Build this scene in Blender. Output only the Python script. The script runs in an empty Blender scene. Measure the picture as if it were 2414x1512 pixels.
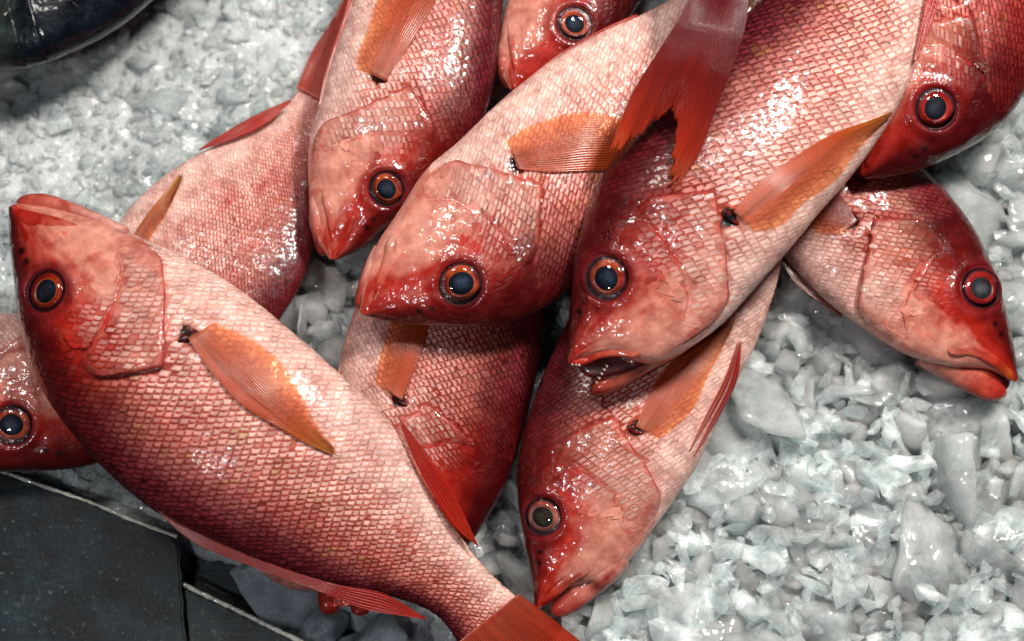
import bpy, bmesh, math, random
import numpy as np
from mathutils import Vector, Matrix

random.seed(7)
RNG = np.random.default_rng(11)
S = bpy.context.scene
COL = S.collection

# ------------------------------------------------------------------ camera
DIST, TILT, ZC = 0.90, math.radians(14), 0.05
HALFW = 0.31                       # half the width seen at the aim point (m)
cam_d = bpy.data.cameras.new('Camera')
cam = bpy.data.objects.new('Camera', cam_d)
COL.objects.link(cam)
cam.location = (0, -DIST * math.sin(TILT), ZC + DIST * math.cos(TILT))
cam.rotation_euler = (TILT, 0, 0)
cam_d.sensor_width = 36
cam_d.lens = 18 * DIST / HALFW
cam_d.clip_start, cam_d.clip_end = 0.02, 50
cam_d.dof.use_dof = True
cam_d.dof.focus_distance = DIST - 0.03
cam_d.dof.aperture_fstop = 3.9
S.camera = cam

# ------------------------------------------------------------------ world, lamps, exposure
w = bpy.data.worlds.new('World')
S.world = w
w.use_nodes = True
w.node_tree.nodes['Background'].inputs[0].default_value = (0.55, 0.72, 1.0, 1)
w.node_tree.nodes['Background'].inputs[1].default_value = 0.022


def lamp(name, loc, aim, power, size, color):
    d = bpy.data.lights.new(name, 'AREA')
    d.shape = 'DISK'
    d.size = size
    d.energy = power
    d.color = color
    o = bpy.data.objects.new(name, d)
    COL.objects.link(o)
    o.location = loc
    o.rotation_euler = (Vector(aim) - Vector(loc)).to_track_quat('-Z', 'Y').to_euler()
    return o


lamp('stall_lamp', (0.50, 0.50, 1.20), (0.05, 0, 0), 17, 0.18, (1.0, 0.95, 0.88))
lamp('stall_lamp', (-0.50, 0.46, 1.35), (0.0, 0, 0), 4.6, 0.20, (1.0, 0.95, 0.90))
lamp('stall_lamp', (0.12, 0.46, 1.55), (0.05, 0, 0), 6, 0.20, (1.0, 0.96, 0.92))
lamp('stall_lamp', (-0.50, -0.50, 1.20), (-0.1, -.05, 0), 2.6, 0.08, (0.95, 0.97, 1.0))
S.view_settings.view_transform = 'Standard'
S.view_settings.look = 'None'
S.view_settings.gamma = 1
S.view_settings.exposure = 0.0
S.view_settings.use_curve_mapping = False
S.cycles.use_denoising = True
S.cycles.use_adaptive_sampling = True
S.cycles.adaptive_threshold = 0.03
S.cycles.max_bounces = 5
S.cycles.transparent_max_bounces = 5
S.cycles.caustics_reflective = False
S.cycles.caustics_refractive = False

# ------------------------------------------------------------------ helpers
CAMP = np.array(cam.location)
FWD = np.array([0, math.sin(TILT), -math.cos(TILT)])
UPV = np.array([0, math.cos(TILT), math.sin(TILT)])
TAN = HALFW / DIST


def W(p, h):
    """points on the level z=h, laid out on the plan of the pile (plan units: 2414 across the table)"""
    p = np.asarray(p, float)
    h = np.asarray(h, float)
    u = (p[..., 0] - 1207) / 1207 * TAN
    v = (756 - p[..., 1]) / 1207 * TAN
    d = FWD + u[..., None] * np.array([1., 0, 0]) + v[..., None] * UPV
    k = (h - CAMP[2]) / d[..., 2]
    return CAMP + k[..., None] * d


def lin(*c):
    c = np.array(c, float) / 255
    return np.where(c <= .04045, c / 12.92, ((c + .055) / 1.055) ** 2.4)


def sst(a, b, x):
    t = np.clip((np.asarray(x, float) - a) / (b - a), 0, 1)
    return t * t * (3 - 2 * t)


def mix(a, b, f):
    f = np.asarray(f)[..., None]
    return a * (1 - f) + b * f


def _hash(i, j, s):
    n = (i * 374761393 + j * 668265263 + s * 1442695041) & 0xffffffff
    n = ((n ^ (n >> 13)) * 1274126177) & 0xffffffff
    n = n ^ (n >> 16)
    return (n & 0xffff) / 65535.0


def vnoise(x, y, s=0):
    x = np.asarray(x, float); y = np.asarray(y, float)
    i = np.floor(x).astype(np.int64); j = np.floor(y).astype(np.int64)
    fx = x - i; fy = y - j
    fx = fx * fx * (3 - 2 * fx); fy = fy * fy * (3 - 2 * fy)
    a = _hash(i, j, s); b = _hash(i + 1, j, s); c = _hash(i, j + 1, s); d = _hash(i + 1, j + 1, s)
    return (a * (1 - fx) + b * fx) * (1 - fy) + (c * (1 - fx) + d * fx) * fy


def fbm(x, y, s=0, o=4):
    r = 0; a = .5; n = 0
    for k in range(o):
        r = r + a * vnoise(x * 2 ** k, y * 2 ** k, s + k * 17); n += a; a *= .55
    return r / n


class Spl:
    """smooth curve through points"""
    def __init__(self, xs, ys):
        self.x = np.asarray(xs, float); self.y = np.asarray(ys, float)
        if self.y.ndim == 1: self.y = self.y[:, None]
        d = np.diff(self.y, axis=0) / np.diff(self.x)[:, None]
        m = np.empty_like(self.y)
        m[0] = d[0]; m[-1] = d[-1]
        h = np.diff(self.x)
        m[1:-1] = (d[:-1] * h[1:, None] + d[1:] * h[:-1, None]) / (h[1:] + h[:-1])[:, None]
        self.m = m

    def __call__(self, q):
        q = np.asarray(q, float)
        sh = q.shape; q = q.ravel()
        i = np.clip(np.searchsorted(self.x, q) - 1, 0, len(self.x) - 2)
        h = self.x[i + 1] - self.x[i]
        t = np.clip((q - self.x[i]) / h, -.3, 1.3)[:, None]; h = h[:, None]
        y = (2 * t ** 3 - 3 * t ** 2 + 1) * self.y[i] + (t ** 3 - 2 * t ** 2 + t) * h * self.m[i] + (-2 * t ** 3 + 3 * t ** 2) * self.y[i + 1] + (t ** 3 - t ** 2) * h * self.m[i + 1]
        return y.reshape(sh + (y.shape[1],))


def arc_spl(pts):
    p = np.asarray(pts, float)
    s = np.concatenate([[0], np.cumsum(np.linalg.norm(np.diff(p, axis=0), axis=1))])
    return Spl(s / s[-1], p)


def grid_faces(n, m, wrap=False):
    i = np.arange(n - 1)[:, None]; mm = m if wrap else m - 1
    j = np.arange(mm)[None, :]
    a = i * m + j; b = i * m + (j + 1) % m
    return np.stack([a, b, b + m, a + m], -1).reshape(-1, 4)


def mesh_obj(name, V, F, mat, parent=None, attrs=None, smooth=True):
    V = np.asarray(V, float).reshape(-1, 3)
    if parent is not None:
        V = V - np.array(parent['_o'])
    me = bpy.data.meshes.new(name)
    me.from_pydata(V.tolist(), [], [list(map(int, f)) for f in F])
    if smooth:
        me.polygons.foreach_set('use_smooth', np.ones(len(me.polygons), bool))
    for k, v in (attrs or {}).items():
        v = np.asarray(v, float)
        if v.ndim == 2:
            if v.shape[1] == 3: v = np.concatenate([v, np.ones((len(v), 1))], 1)
            a = me.attributes.new(k, 'FLOAT_COLOR', 'POINT'); a.data.foreach_set('color', np.clip(v, 0, 4).astype(np.float32).ravel())
        else:
            a = me.attributes.new(k, 'FLOAT', 'POINT'); a.data.foreach_set('value', v.astype(np.float32).ravel())
    me.update()
    o = bpy.data.objects.new(name, me)
    COL.objects.link(o)
    if mat: me.materials.append(mat)
    if parent is not None: adopt(o, parent)
    return o


def adopt(o, parent):
    o.parent = parent
    o['_o'] = list(parent['_o'])


def empty(name, loc):
    o = bpy.data.objects.new(name, None)
    COL.objects.link(o)
    o.empty_display_size = .02
    o.location = [float(c) for c in loc]
    o['_o'] = [float(c) for c in loc]
    return o


def tag(o, label, cat, group=None):
    o['label'] = label; o['category'] = cat
    if group: o['group'] = group


# ------------------------------------------------------------------ materials
def new_mat(name):
    m = bpy.data.materials.new(name); m.use_nodes = True
    nt = m.node_tree; nt.nodes.clear()
    return m, nt


def nd(nt, t, **kw):
    n = nt.nodes.new(t)
    for k, v in kw.items():
        if k.startswith('i_'):
            n.inputs[k[2:].replace('_', ' ')].default_value = v
        else: setattr(n, k, v)
    return n


def obj_noise(nt, scale, detail=3, rough=.55):
    tc = nd(nt, 'ShaderNodeTexCoord')
    n = nd(nt, 'ShaderNodeTexNoise'); n.inputs['Scale'].default_value = scale; n.inputs['Detail'].default_value = detail; n.inputs['Roughness'].default_value = rough
    nt.links.new(tc.outputs['Object'], n.inputs['Vector'])
    return n


def ramp(nt, src, p0, p1, c0=(0, 0, 0, 1), c1=(1, 1, 1, 1)):
    r = nd(nt, 'ShaderNodeValToRGB')
    r.color_ramp.elements[0].position = p0; r.color_ramp.elements[1].position = p1
    r.color_ramp.elements[0].color = c0; r.color_ramp.elements[1].color = c1
    nt.links.new(src, r.inputs[0])
    return r


def mixrgb(nt, a, b, f, mode='MIX'):
    m = nd(nt, 'ShaderNodeMix', data_type='RGBA', blend_type=mode)
    for s, v in ((m.inputs[6], a), (m.inputs[7], b), (m.inputs[0], f)):
        if hasattr(v, 'links') or hasattr(v, 'is_linked'): nt.links.new(v, s)
        else: s.default_value = v
    return m.outputs[2]


def mathn(nt, op, a, b=None, c=None):
    m = nd(nt, 'ShaderNodeMath', operation=op)
    for s, v in zip(m.inputs, (a, b, c)):
        if v is None: continue
        if hasattr(v, 'is_linked'): nt.links.new(v, s)
        else: s.default_value = v
    return m.outputs[0]


def bump(nt, h, strength, dist, nrm=None):
    b = nd(nt, 'ShaderNodeBump'); b.inputs['Strength'].default_value = strength; b.inputs['Distance'].default_value = dist
    nt.links.new(h, b.inputs['Height'])
    if nrm is not None: nt.links.new(nrm, b.inputs['Normal'])
    return b.outputs[0]


def flesh_mat(name, bump_scale=420, bump_str=.35, rough=.3, coat=.6, sss=.12, mott=.25, edge=False, spec=.22, wet=.45, vor=0., blot=0.):
    m, nt = new_mat(name)
    out = nd(nt, 'ShaderNodeOutputMaterial'); p = nd(nt, 'ShaderNodeBsdfPrincipled')
    nt.links.new(p.outputs[0], out.inputs[0])
    at = nd(nt, 'ShaderNodeAttribute', attribute_name='Col')
    col = at.outputs['Color']
    if edge:
        a2 = nd(nt, 'ShaderNodeAttribute', attribute_name='Rim')
        af = nd(nt, 'ShaderNodeAttribute', attribute_name='uu'); av = nd(nt, 'ShaderNodeAttribute', attribute_name='vv')
        # pale heart of the exposed part, pigment towards the free edge
        du = mathn(nt, 'ABSOLUTE', mathn(nt, 'SUBTRACT', af.outputs['Fac'], .17))
        dv = mathn(nt, 'ABSOLUTE', av.outputs['Fac'])
        n = obj_noise(nt, 700, 0)
        dq = mathn(nt, 'ABSOLUTE', mathn(nt, 'ADD', mathn(nt, 'SUBTRACT', af.outputs['Fac'], .17), mathn(nt, 'MULTIPLY', av.outputs['Fac'], .30)))
        dd = mathn(nt, 'ADD', mathn(nt, 'MULTIPLY', dq, 1.1), mathn(nt, 'MULTIPLY', dv, .92))
        n0 = obj_noise(nt, 60, 1)
        d = mathn(nt, 'ADD', dd, mathn(nt, 'MULTIPLY', mathn(nt, 'SUBTRACT', n.outputs['Fac'], .5), .20))
        d = mathn(nt, 'ADD', d, mathn(nt, 'MULTIPLY', mathn(nt, 'SUBTRACT', n0.outputs['Fac'], .5), .22))
        r = ramp(nt, d, .28, .54)
        col = mixrgb(nt, col, a2.outputs['Color'], r.outputs[0])
    n1 = obj_noise(nt, 95, 2.5, .6)
    r1 = ramp(nt, n1.outputs['Fac'], .35, .68, (1 - mott, 1 - mott * 1.5, 1 - mott * 1.5, 1), (1 + mott * .25, 1 + mott * .2, 1 + mott * .2, 1))
    col = mixrgb(nt, col, r1.outputs[0], 1.0, 'MULTIPLY')
    if blot:
        n5 = obj_noise(nt, 130, 4, .72); n6 = obj_noise(nt, 38, 1)
        bf = mathn(nt, 'MULTIPLY', ramp(nt, n5.outputs['Fac'], .50, .62).outputs[0], ramp(nt, n6.outputs['Fac'], .40, .62).outputs[0])
        col = mixrgb(nt, col, mixrgb(nt, col, (.86, .36, .30, 1), 1.0, 'MULTIPLY'), mathn(nt, 'MULTIPLY', bf, blot))
        n7 = obj_noise(nt, 210, 2, .7)
        col = mixrgb(nt, col, mixrgb(nt, col, (1.25, 1.35, 1.35, 1), 1.0, 'MULTIPLY'), mathn(nt, 'MULTIPLY', ramp(nt, n7.outputs['Fac'], .60, .72).outputs[0], blot * .4))
    if vor:
        vo = nd(nt, 'ShaderNodeTexVoronoi', feature='DISTANCE_TO_EDGE'); vo.inputs['Scale'].default_value = 230
        tcv = nd(nt, 'ShaderNodeTexCoord'); nv = obj_noise(nt, 90, 2)
        vm = nd(nt, 'ShaderNodeVectorMath', operation='MULTIPLY_ADD'); vm.inputs[1].default_value = (.006,) * 3
        nt.links.new(nv.outputs['Color'], vm.inputs[0]); nt.links.new(tcv.outputs['Object'], vm.inputs[2]); nt.links.new(vm.outputs[0], vo.inputs['Vector'])
        vr0 = ramp(nt, vo.outputs['Distance'], .0, .22)
        rt = nd(nt, 'ShaderNodeAttribute', attribute_name='ret')
        vr = nd(nt, 'ShaderNodeMix'); vr.inputs[2].default_value = 1.; nt.links.new(rt.outputs['Fac'], vr.inputs[0]); nt.links.new(vr0.outputs[0], vr.inputs[3])
        col = mixrgb(nt, mixrgb(nt, col, (.86, .62, .57, 1), 1.0, 'MULTIPLY'), col, mathn(nt, 'MAXIMUM', vr.outputs[0], ramp(nt, n1.outputs['Fac'], .38, .62).outputs[0]))
    nt.links.new(col, p.inputs['Base Color'])
    nb = obj_noise(nt, bump_scale, 2.5, .6)
    h = nb.outputs['Fac']
    bn = bump(nt, h, bump_str, .0012)
    if vor: bn = bump(nt, vr.outputs[0], vor, .0007, bn)
    nt.links.new(bn, p.inputs['Normal'])
    nc = obj_noise(nt, bump_scale * .62, 1.2, .4)
    nt.links.new(bump(nt, nc.outputs['Fac'], wet, .0016), p.inputs['Coat Normal'])
    rr = ramp(nt, n1.outputs['Fac'], .3, .7, (rough * .8,) * 3 + (1,), (rough * 1.5,) * 3 + (1,))
    nt.links.new(rr.outputs[0], p.inputs['Roughness'])
    p.inputs['Specular IOR Level'].default_value = spec
    p.inputs['Coat Weight'].default_value = coat
    if edge:
        aw = nd(nt, 'ShaderNodeAttribute', attribute_name='wetw'); nt.links.new(aw.outputs['Fac'], p.inputs['Coat Weight'])
    p.inputs['Coat Roughness'].default_value = .13
    p.inputs['Coat IOR'].default_value = 1.48
    if sss:
        p.inputs['Subsurface Weight'].default_value = sss
        p.inputs['Subsurface Radius'].default_value = (1, .35, .25)
        p.inputs['Subsurface Scale'].default_value = .004
    return m


M_SKIN = flesh_mat('fish_skin', 380, .30, .34, .95, 0, .3, wet=.55, vor=.38, blot=.7)
M_SCALE = flesh_mat('fish_scale', 420, .25, .34, 1., 0, .25, True, wet=.25)
M_LIP = flesh_mat('fish_lip', 240, .35, .4, .6, 0, .35, wet=.7, blot=.9)
M_SOCK = flesh_mat('fin_socket', 300, .4, .5, .25, 0, .3, spec=.1)
M_DARK = flesh_mat('dark_fish_skin', 300, .4, .26, .4, 0, .35)


def fin_mat():
    m, nt = new_mat('fin_membrane')
    out = nd(nt, 'ShaderNodeOutputMaterial'); p = nd(nt, 'ShaderNodeBsdfPrincipled')
    at = nd(nt, 'ShaderNodeAttribute', attribute_name='Col'); ra = nd(nt, 'ShaderNodeAttribute', attribute_name='ray')
    col = mixrgb(nt, at.outputs['Color'], mixrgb(nt, at.outputs['Color'], (.62, .55, .5, 1), 1.0, 'MULTIPLY'), ramp(nt, ra.outputs['Fac'], .35, .75).outputs[0])
    nt.links.new(col, p.inputs['Base Color'])
    p.inputs['Roughness'].default_value = .3
    p.inputs['Coat Weight'].default_value = .4; p.inputs['Coat Roughness'].default_value = .14
    nb = obj_noise(nt, 500, 3); bn = bump(nt, nb.outputs['Fac'], .3, .0008)
    nt.links.new(bn, p.inputs['Normal'])
    tl = nd(nt, 'ShaderNodeBsdfTranslucent'); nt.links.new(col, tl.inputs[0])
    ms = nd(nt, 'ShaderNodeMixShader'); ms.inputs[0].default_value = .3
    nt.links.new(p.outputs[0], ms.inputs[1]); nt.links.new(tl.outputs[0], ms.inputs[2])
    tr = nd(nt, 'ShaderNodeBsdfTransparent'); tr.inputs[0].default_value = (1, .86, .74, 1)
    th_ = nd(nt, 'ShaderNodeAttribute', attribute_name='thin')
    tf0 = ramp(nt, ra.outputs['Fac'], .2, .8, (.10,) * 3 + (1,), (.34,) * 3 + (1,))
    tf = mathn(nt, 'ADD', tf0.outputs[0], mathn(nt, 'MULTIPLY', th_.outputs['Fac'], .80))
    ms2 = nd(nt, 'ShaderNodeMixShader'); nt.links.new(tf, ms2.inputs[0])
    nt.links.new(ms.outputs[0], ms2.inputs[1]); nt.links.new(tr.outputs[0], ms2.inputs[2])
    nt.links.new(ms2.outputs[0], out.inputs[0])
    return m


M_FIN = fin_mat()


def simple(name, col, rough=.4, coat=0., noise=None, bumps=None, spec=.5):
    m, nt = new_mat(name)
    out = nd(nt, 'ShaderNodeOutputMaterial'); p = nd(nt, 'ShaderNodeBsdfPrincipled')
    nt.links.new(p.outputs[0], out.inputs[0])
    p.inputs['Base Color'].default_value = tuple(col) + (1,)
    p.inputs['Roughness'].default_value = rough; p.inputs['Coat Weight'].default_value = coat; p.inputs['Coat Roughness'].default_value = .06
    p.inputs['Specular IOR Level'].default_value = spec
    if noise:
        sc, c2, a, b = noise
        n = obj_noise(nt, sc, 4, .6)
        nt.links.new(mixrgb(nt, tuple(col) + (1,), tuple(c2) + (1,), ramp(nt, n.outputs['Fac'], a, b).outputs[0]), p.inputs['Base Color'])
    if bumps:
        n = obj_noise(nt, bumps[0], 4, .6)
        nt.links.new(bump(nt, n.outputs['Fac'], bumps[1], bumps[2]), p.inputs['Normal'])
    return m


M_PUPIL = flesh_mat('pupil', 500, .05, .6, .0, 0, .5, spec=.1)
M_IRIS = flesh_mat('iris', 500, .15, .3, .3, 0, .2)
M_SOCKET = flesh_mat('eye_rim', 500, .1, .5, .08, 0, .15, spec=.1)
M_MOUTH = simple('mouth_lining', lin(104, 26, 22), .35, .4, (120, lin(40, 8, 8), .4, .65))
M_TOOTH = simple('tooth', lin(225, 210, 190), .3, .3)


def cornea_mat():
    m, nt = new_mat('cornea')
    out = nd(nt, 'ShaderNodeOutputMaterial')
    tr = nd(nt, 'ShaderNodeBsdfTransparent'); gl = nd(nt, 'ShaderNodeBsdfGlossy'); gl.inputs['Roughness'].default_value = .03
    fr = nd(nt, 'ShaderNodeFresnel'); fr.inputs[0].default_value = 1.4
    n = obj_noise(nt, 130, 2); nt.links.new(bump(nt, n.outputs['Fac'], .05, .002), gl.inputs['Normal'])
    ms = nd(nt, 'ShaderNodeMixShader'); nt.links.new(fr.outputs[0], ms.inputs[0])
    nt.links.new(tr.outputs[0], ms.inputs[1]); nt.links.new(gl.outputs[0], ms.inputs[2])
    nt.links.new(ms.outputs[0], out.inputs[0])
    return m


M_CORNEA = cornea_mat()


def ice_mat(name, base, murk, clear, rough, bstr=.5, bscale=160, sss=.010, glass=(.9, .95, .96), see=0., wetp=0.):
    """cloudy ice: light spreads inside it, clearer pockets let one look in, and a wet gloss lies on top"""
    m, nt = new_mat(name)
    out = nd(nt, 'ShaderNodeOutputMaterial')
    n = obj_noise(nt, 60, 4, .68); n2 = obj_noise(nt, 240, 3, .75)
    nb = obj_noise(nt, bscale, 3, .72)
    bn = bump(nt, nb.outputs['Fac'], bstr, .003)
    c = mixrgb(nt, tuple(base) + (1,), tuple(murk) + (1,), ramp(nt, n.outputs['Fac'], .36, .66).outputs[0])
    c = mixrgb(nt, c, (.93, .95, .94, 1), ramp(nt, n2.outputs['Fac'], .57, .72).outputs[0])
    n4 = obj_noise(nt, 900, 0, .6)
    c = mixrgb(nt, c, (.95, .97, .96, 1), mathn(nt, 'MULTIPLY', ramp(nt, n4.outputs['Fac'], .58, .70).outputs[0], .6))
    if wetp:
        n9 = obj_noise(nt, 13, 5, .6)
        c = mixrgb(nt, c, mixrgb(nt, c, (.55, .60, .61, 1), 1.0, 'MULTIPLY'), mathn(nt, 'MULTIPLY', ramp(nt, n9.outputs['Fac'], .46, .64).outputs[0], wetp))
    if sss:
        b2 = nd(nt, 'ShaderNodeSubsurfaceScattering', falloff='BURLEY'); nt.links.new(c, b2.inputs['Color']); nt.links.new(bn, b2.inputs['Normal'])
        b2.inputs['Scale'].default_value = sss; b2.inputs['Radius'].default_value = (.85, 1, 1)
    else:
        b2 = nd(nt, 'ShaderNodeBsdfDiffuse'); nt.links.new(c, b2.inputs[0]); nt.links.new(bn, b2.inputs['Normal'])
    if clear:
        gs = nd(nt, 'ShaderNodeBsdfRefraction'); gs.inputs['Color'].default_value = tuple(glass) + (1,); gs.inputs['Roughness'].default_value = .08; gs.inputs['IOR'].default_value = 1.31
        nt.links.new(bn, gs.inputs['Normal'])
        b1, b2 = b2, nd(nt, 'ShaderNodeMixShader')
        cl = ramp(nt, n.outputs['Fac'], .40, .70, (clear * .25,) * 3 + (1,), (clear,) * 3 + (1,))
        nt.links.new(cl.outputs[0], b2.inputs[0]); nt.links.new(b1.outputs[0], b2.inputs[1]); nt.links.new(gs.outputs[0], b2.inputs[2])
    if see:
        tr = nd(nt, 'ShaderNodeBsdfTransparent'); tr.inputs[0].default_value = (.94, .97, .97, 1)
        b0, b2 = b2, nd(nt, 'ShaderNodeMixShader')
        nt.links.new(ramp(nt, n.outputs['Fac'], .32, .68, (see * .7,) * 3 + (1,), (min(.95, see * 1.25),) * 3 + (1,)).outputs[0], b2.inputs[0])
        nt.links.new(b0.outputs[0], b2.inputs[1]); nt.links.new(tr.outputs[0], b2.inputs[2])
    bg = bump(nt, obj_noise(nt, bscale * 1.15, 1.6, .5).outputs['Fac'], .6, .003)
    gl = nd(nt, 'ShaderNodeBsdfGlossy'); gl.inputs['Roughness'].default_value = rough; nt.links.new(bg, gl.inputs['Normal'])
    fr = nd(nt, 'ShaderNodeFresnel'); fr.inputs[0].default_value = 1.42; nt.links.new(bg, fr.inputs['Normal'])
    b3 = nd(nt, 'ShaderNodeMixShader'); nt.links.new(fr.outputs[0], b3.inputs[0])
    nt.links.new(b2.outputs[0], b3.inputs[1]); nt.links.new(gl.outputs[0], b3.inputs[2])
    nt.links.new(b3.outputs[0], out.inputs[0])
    return m


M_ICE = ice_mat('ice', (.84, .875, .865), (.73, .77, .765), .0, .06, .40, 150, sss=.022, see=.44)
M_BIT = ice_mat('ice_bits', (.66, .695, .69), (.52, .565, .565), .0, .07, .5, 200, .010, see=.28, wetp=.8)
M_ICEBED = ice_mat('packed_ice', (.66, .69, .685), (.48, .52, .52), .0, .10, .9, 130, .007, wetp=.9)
M_CLEAR = ice_mat('clear_ice', (.66, .76, .84), (.46, .56, .64), .3, .05, .4, 140, see=.45)
M_ICE2 = ice_mat('clearer_ice', (.87, .905, .90), (.75, .80, .80), .06, .05, .4, 140, sss=.022, see=.60)


# ------------------------------------------------------------------ the red fish
WX = [0, .03, .07, .12, .2, .3, .4, .5, .6, .7, .8, .9, 1.0]
WT = [.010, .023, .037, .051, .067, .079, .082, .077, .065, .050, .035, .023, .015]
WS = Spl(WX, WT)
PXM = 2 * HALFW / 2414


class Fish:
    def __init__(self, ribs, hs, roll=0., thick=1., O=None, P=None, eye=None, er=45, seed=0,
                 tone=1., red=0., dark=0., xo=.35, to=0., net=.15, iris=((136, 28, 16), (206, 84, 32), (218, 98, 48)), pup=((18, 27, 42), (62, 78, 98))):
        r = np.asarray(ribs, float)
        mid = r.mean(1)
        s = np.concatenate([[0], np.cumsum(np.linalg.norm(np.diff(mid, axis=0), axis=1))])
        self.SL = s[-1]; x = s / s[-1]
        self.D = Spl(x, r[:, 0]); self.V = Spl(x, r[:, 1])
        hs = np.asarray(hs, float); self.h = Spl(hs[:, 0], hs[:, 1])
        self.roll = roll; self.thick = thick; self.seed = seed
        self.SLm = self.SL * PXM
        ctr = W(self.px(np.array(.35), np.array(0.)), float(self.h(np.array(.35))[0]))
        ax = CAMP - ctr; self.ax = ax / ax[2]
        self.tone, self.red, self.dark = tone, red, dark
        self.iris = iris; self.pup = pup; self.net = net
        gx, gt = np.meshgrid(np.linspace(0, 1, 161), np.linspace(-1, 1, 61), indexing='ij')
        self._gx, self._gt = gx.ravel(), gt.ravel(); self._gp = self.px(self._gx, self._gt)
        self.eye = eye; self.er = er
        self.exy = self.inv(np.array([eye]))[0] if eye is not None else np.array([.155, .4])
        self.Oxy = self.inv(np.array([O]))[0] if O is not None else np.array([xo, to])
        self.Pp = np.array(P, float) if P is not None else self.px(np.array(.365), np.array(-.3))
        self.ekt = [-1.2, -1, -.79, -.5, -.2, 0, .42, .55, .8, 1.2]
        self.ekx = [-.24, -.18, -.113, -.07, -.03, 0, -.06, -.085, -.10, -.11]

    def px(self, x, t):
        a = ((np.asarray(t) + 1) / 2)[..., None]
        return self.V(x) * (1 - a) + self.D(x) * a

    def inv(self, p):
        p = np.asarray(p, float).reshape(-1, 2)
        out = np.empty((len(p), 2))
        for k in range(0, len(p), 400):
            q = p[k:k + 400]
            d = ((q[:, None, :] - self._gp[None]) ** 2).sum(-1)
            i = d.argmin(1); out[k:k + 400, 0] = self._gx[i]; out[k:k + 400, 1] = self._gt[i]
        e = 1e-3
        for _ in range(3):
            x, t = out[:, 0], out[:, 1]
            f = self.px(x, t) - p
            jx = (self.px(x + e, t) - self.px(x - e, t)) / (2 * e); jt = (self.px(x, t + e) - self.px(x, t - e)) / (2 * e)
            det = jx[:, 0] * jt[:, 1] - jx[:, 1] * jt[:, 0]; det = np.where(abs(det) < 1, 1, det)
            dx = (f[:, 0] * jt[:, 1] - f[:, 1] * jt[:, 0]) / det; dt = (jx[:, 0] * f[:, 1] - jx[:, 1] * f[:, 0]) / det
            out[:, 0] = np.clip(x - np.clip(dx, -.02, .02), 0, 1); out[:, 1] = np.clip(t - np.clip(dt, -.1, .1), -1, 1)
        return out

    def hd(self, x):
        return np.linalg.norm(self.D(x) - self.V(x), axis=-1) * PXM / 2

    def c(self, x):
        # never thicker than the fish is deep
        return np.minimum(WS(x)[..., 0] * self.SLm * self.thick, self.hd(x) * .95 + .0005)

    def xedge(self, t):
        return self.Oxy[0] + np.interp(np.asarray(t) - self.Oxy[1] * sst(1, 0, np.abs(t)), self.ekt, self.ekx)

    def xpre(self, t):
        return self.exy[0] + np.interp(t, [-1, -.75, -.5, -.2, .1, .35, .6, 1], [-.04, .01, .055, .085, .10, .105, .10, .10]) * 1.0

    def off_plate(self, x, t):
        xe, xp = self.xedge(t), self.xpre(t)
        r = np.clip((xe - x) / np.maximum(xe - xp, .02), 0, 1)
        tt = t - self.Oxy[1] * .5
        f = sst(.52, .40, tt) * sst(-1.0, -.75, tt)
        return (.0042 * (1 - r) ** .8 - .0004 * r) * f

    def disp(self, x, t, pp):
        sl = self.SL
        d = .0011 * (fbm(x * 9, t * 3, self.seed) - .5) + .0005 * (fbm(x * 40, t * 9, self.seed + 5) - .5)
        if self.eye is not None:
            q = np.linalg.norm(pp - np.array(self.eye), axis=-1) / self.er
            d = d + .0016 * np.exp(-((q - 1.25) / .28) ** 2) - .0028 * sst(1.12, .8, q)
            # ridge of the brow and the pit before the eye
            d = d + .0012 * np.exp(-((q - 2.1) / .5) ** 2) * sst(.2, .7, t)
        q = np.linalg.norm(pp - self.Pp, axis=-1) / sl
        d = d - .0012 * np.exp(-(q / .016) ** 2) + .0010 * np.exp(-((q - .035) / .016) ** 2)
        # gutter behind the gill cover, low crease of the cheek
        g = x - self.xedge(t)
        d = d - .0018 * np.exp(-((g - .004) / .010) ** 2) * sst(.55, .3, t) * sst(-1, -.8, t)
        return d

    def surf(self, x, th, off=0.):
        x = np.asarray(x, float); th = np.asarray(th, float)
        t = np.sin(th); cz = np.cos(th)
        pp = self.px(x, t)
        h = self.h(x)[..., 0] + self.roll * t * self.hd(x)
        z = self.c(x) * np.sign(cz) * np.abs(cz) ** .88
        top = (cz > 0)
        w = W(pp, h)
        dz = np.where(top, self.disp(x, t, pp) * sst(0, .35, cz), 0)
        w = w + (np.where(top, z, z * .85) + dz)[..., None] * self.ax
        if np.any(off):
            return w + self.nrm(x, th) * np.asarray(off)[..., None]
        return w

    def nrm(self, x, th):
        e = 2e-3
        a = self._s0(np.clip(x + e, 0, 1), th) - self._s0(np.clip(x - e, 0, 1), th)
        b = self._s0(x, np.clip(th + e * 4, -1.55, 1.55)) - self._s0(x, np.clip(th - e * 4, -1.55, 1.55))
        n = np.cross(a, b); n /= np.linalg.norm(n, axis=-1)[..., None] + 1e-12
        return n * np.sign(n[..., 2] + 1e-9)[..., None]

    def _s0(self, x, th):
        t = np.sin(th); cz = np.cos(th)
        w = W(self.px(x, t), self.h(x)[..., 0] + self.roll * t * self.hd(x))
        return w + (self.c(x) * np.abs(cz) ** .88)[..., None] * self.ax

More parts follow.
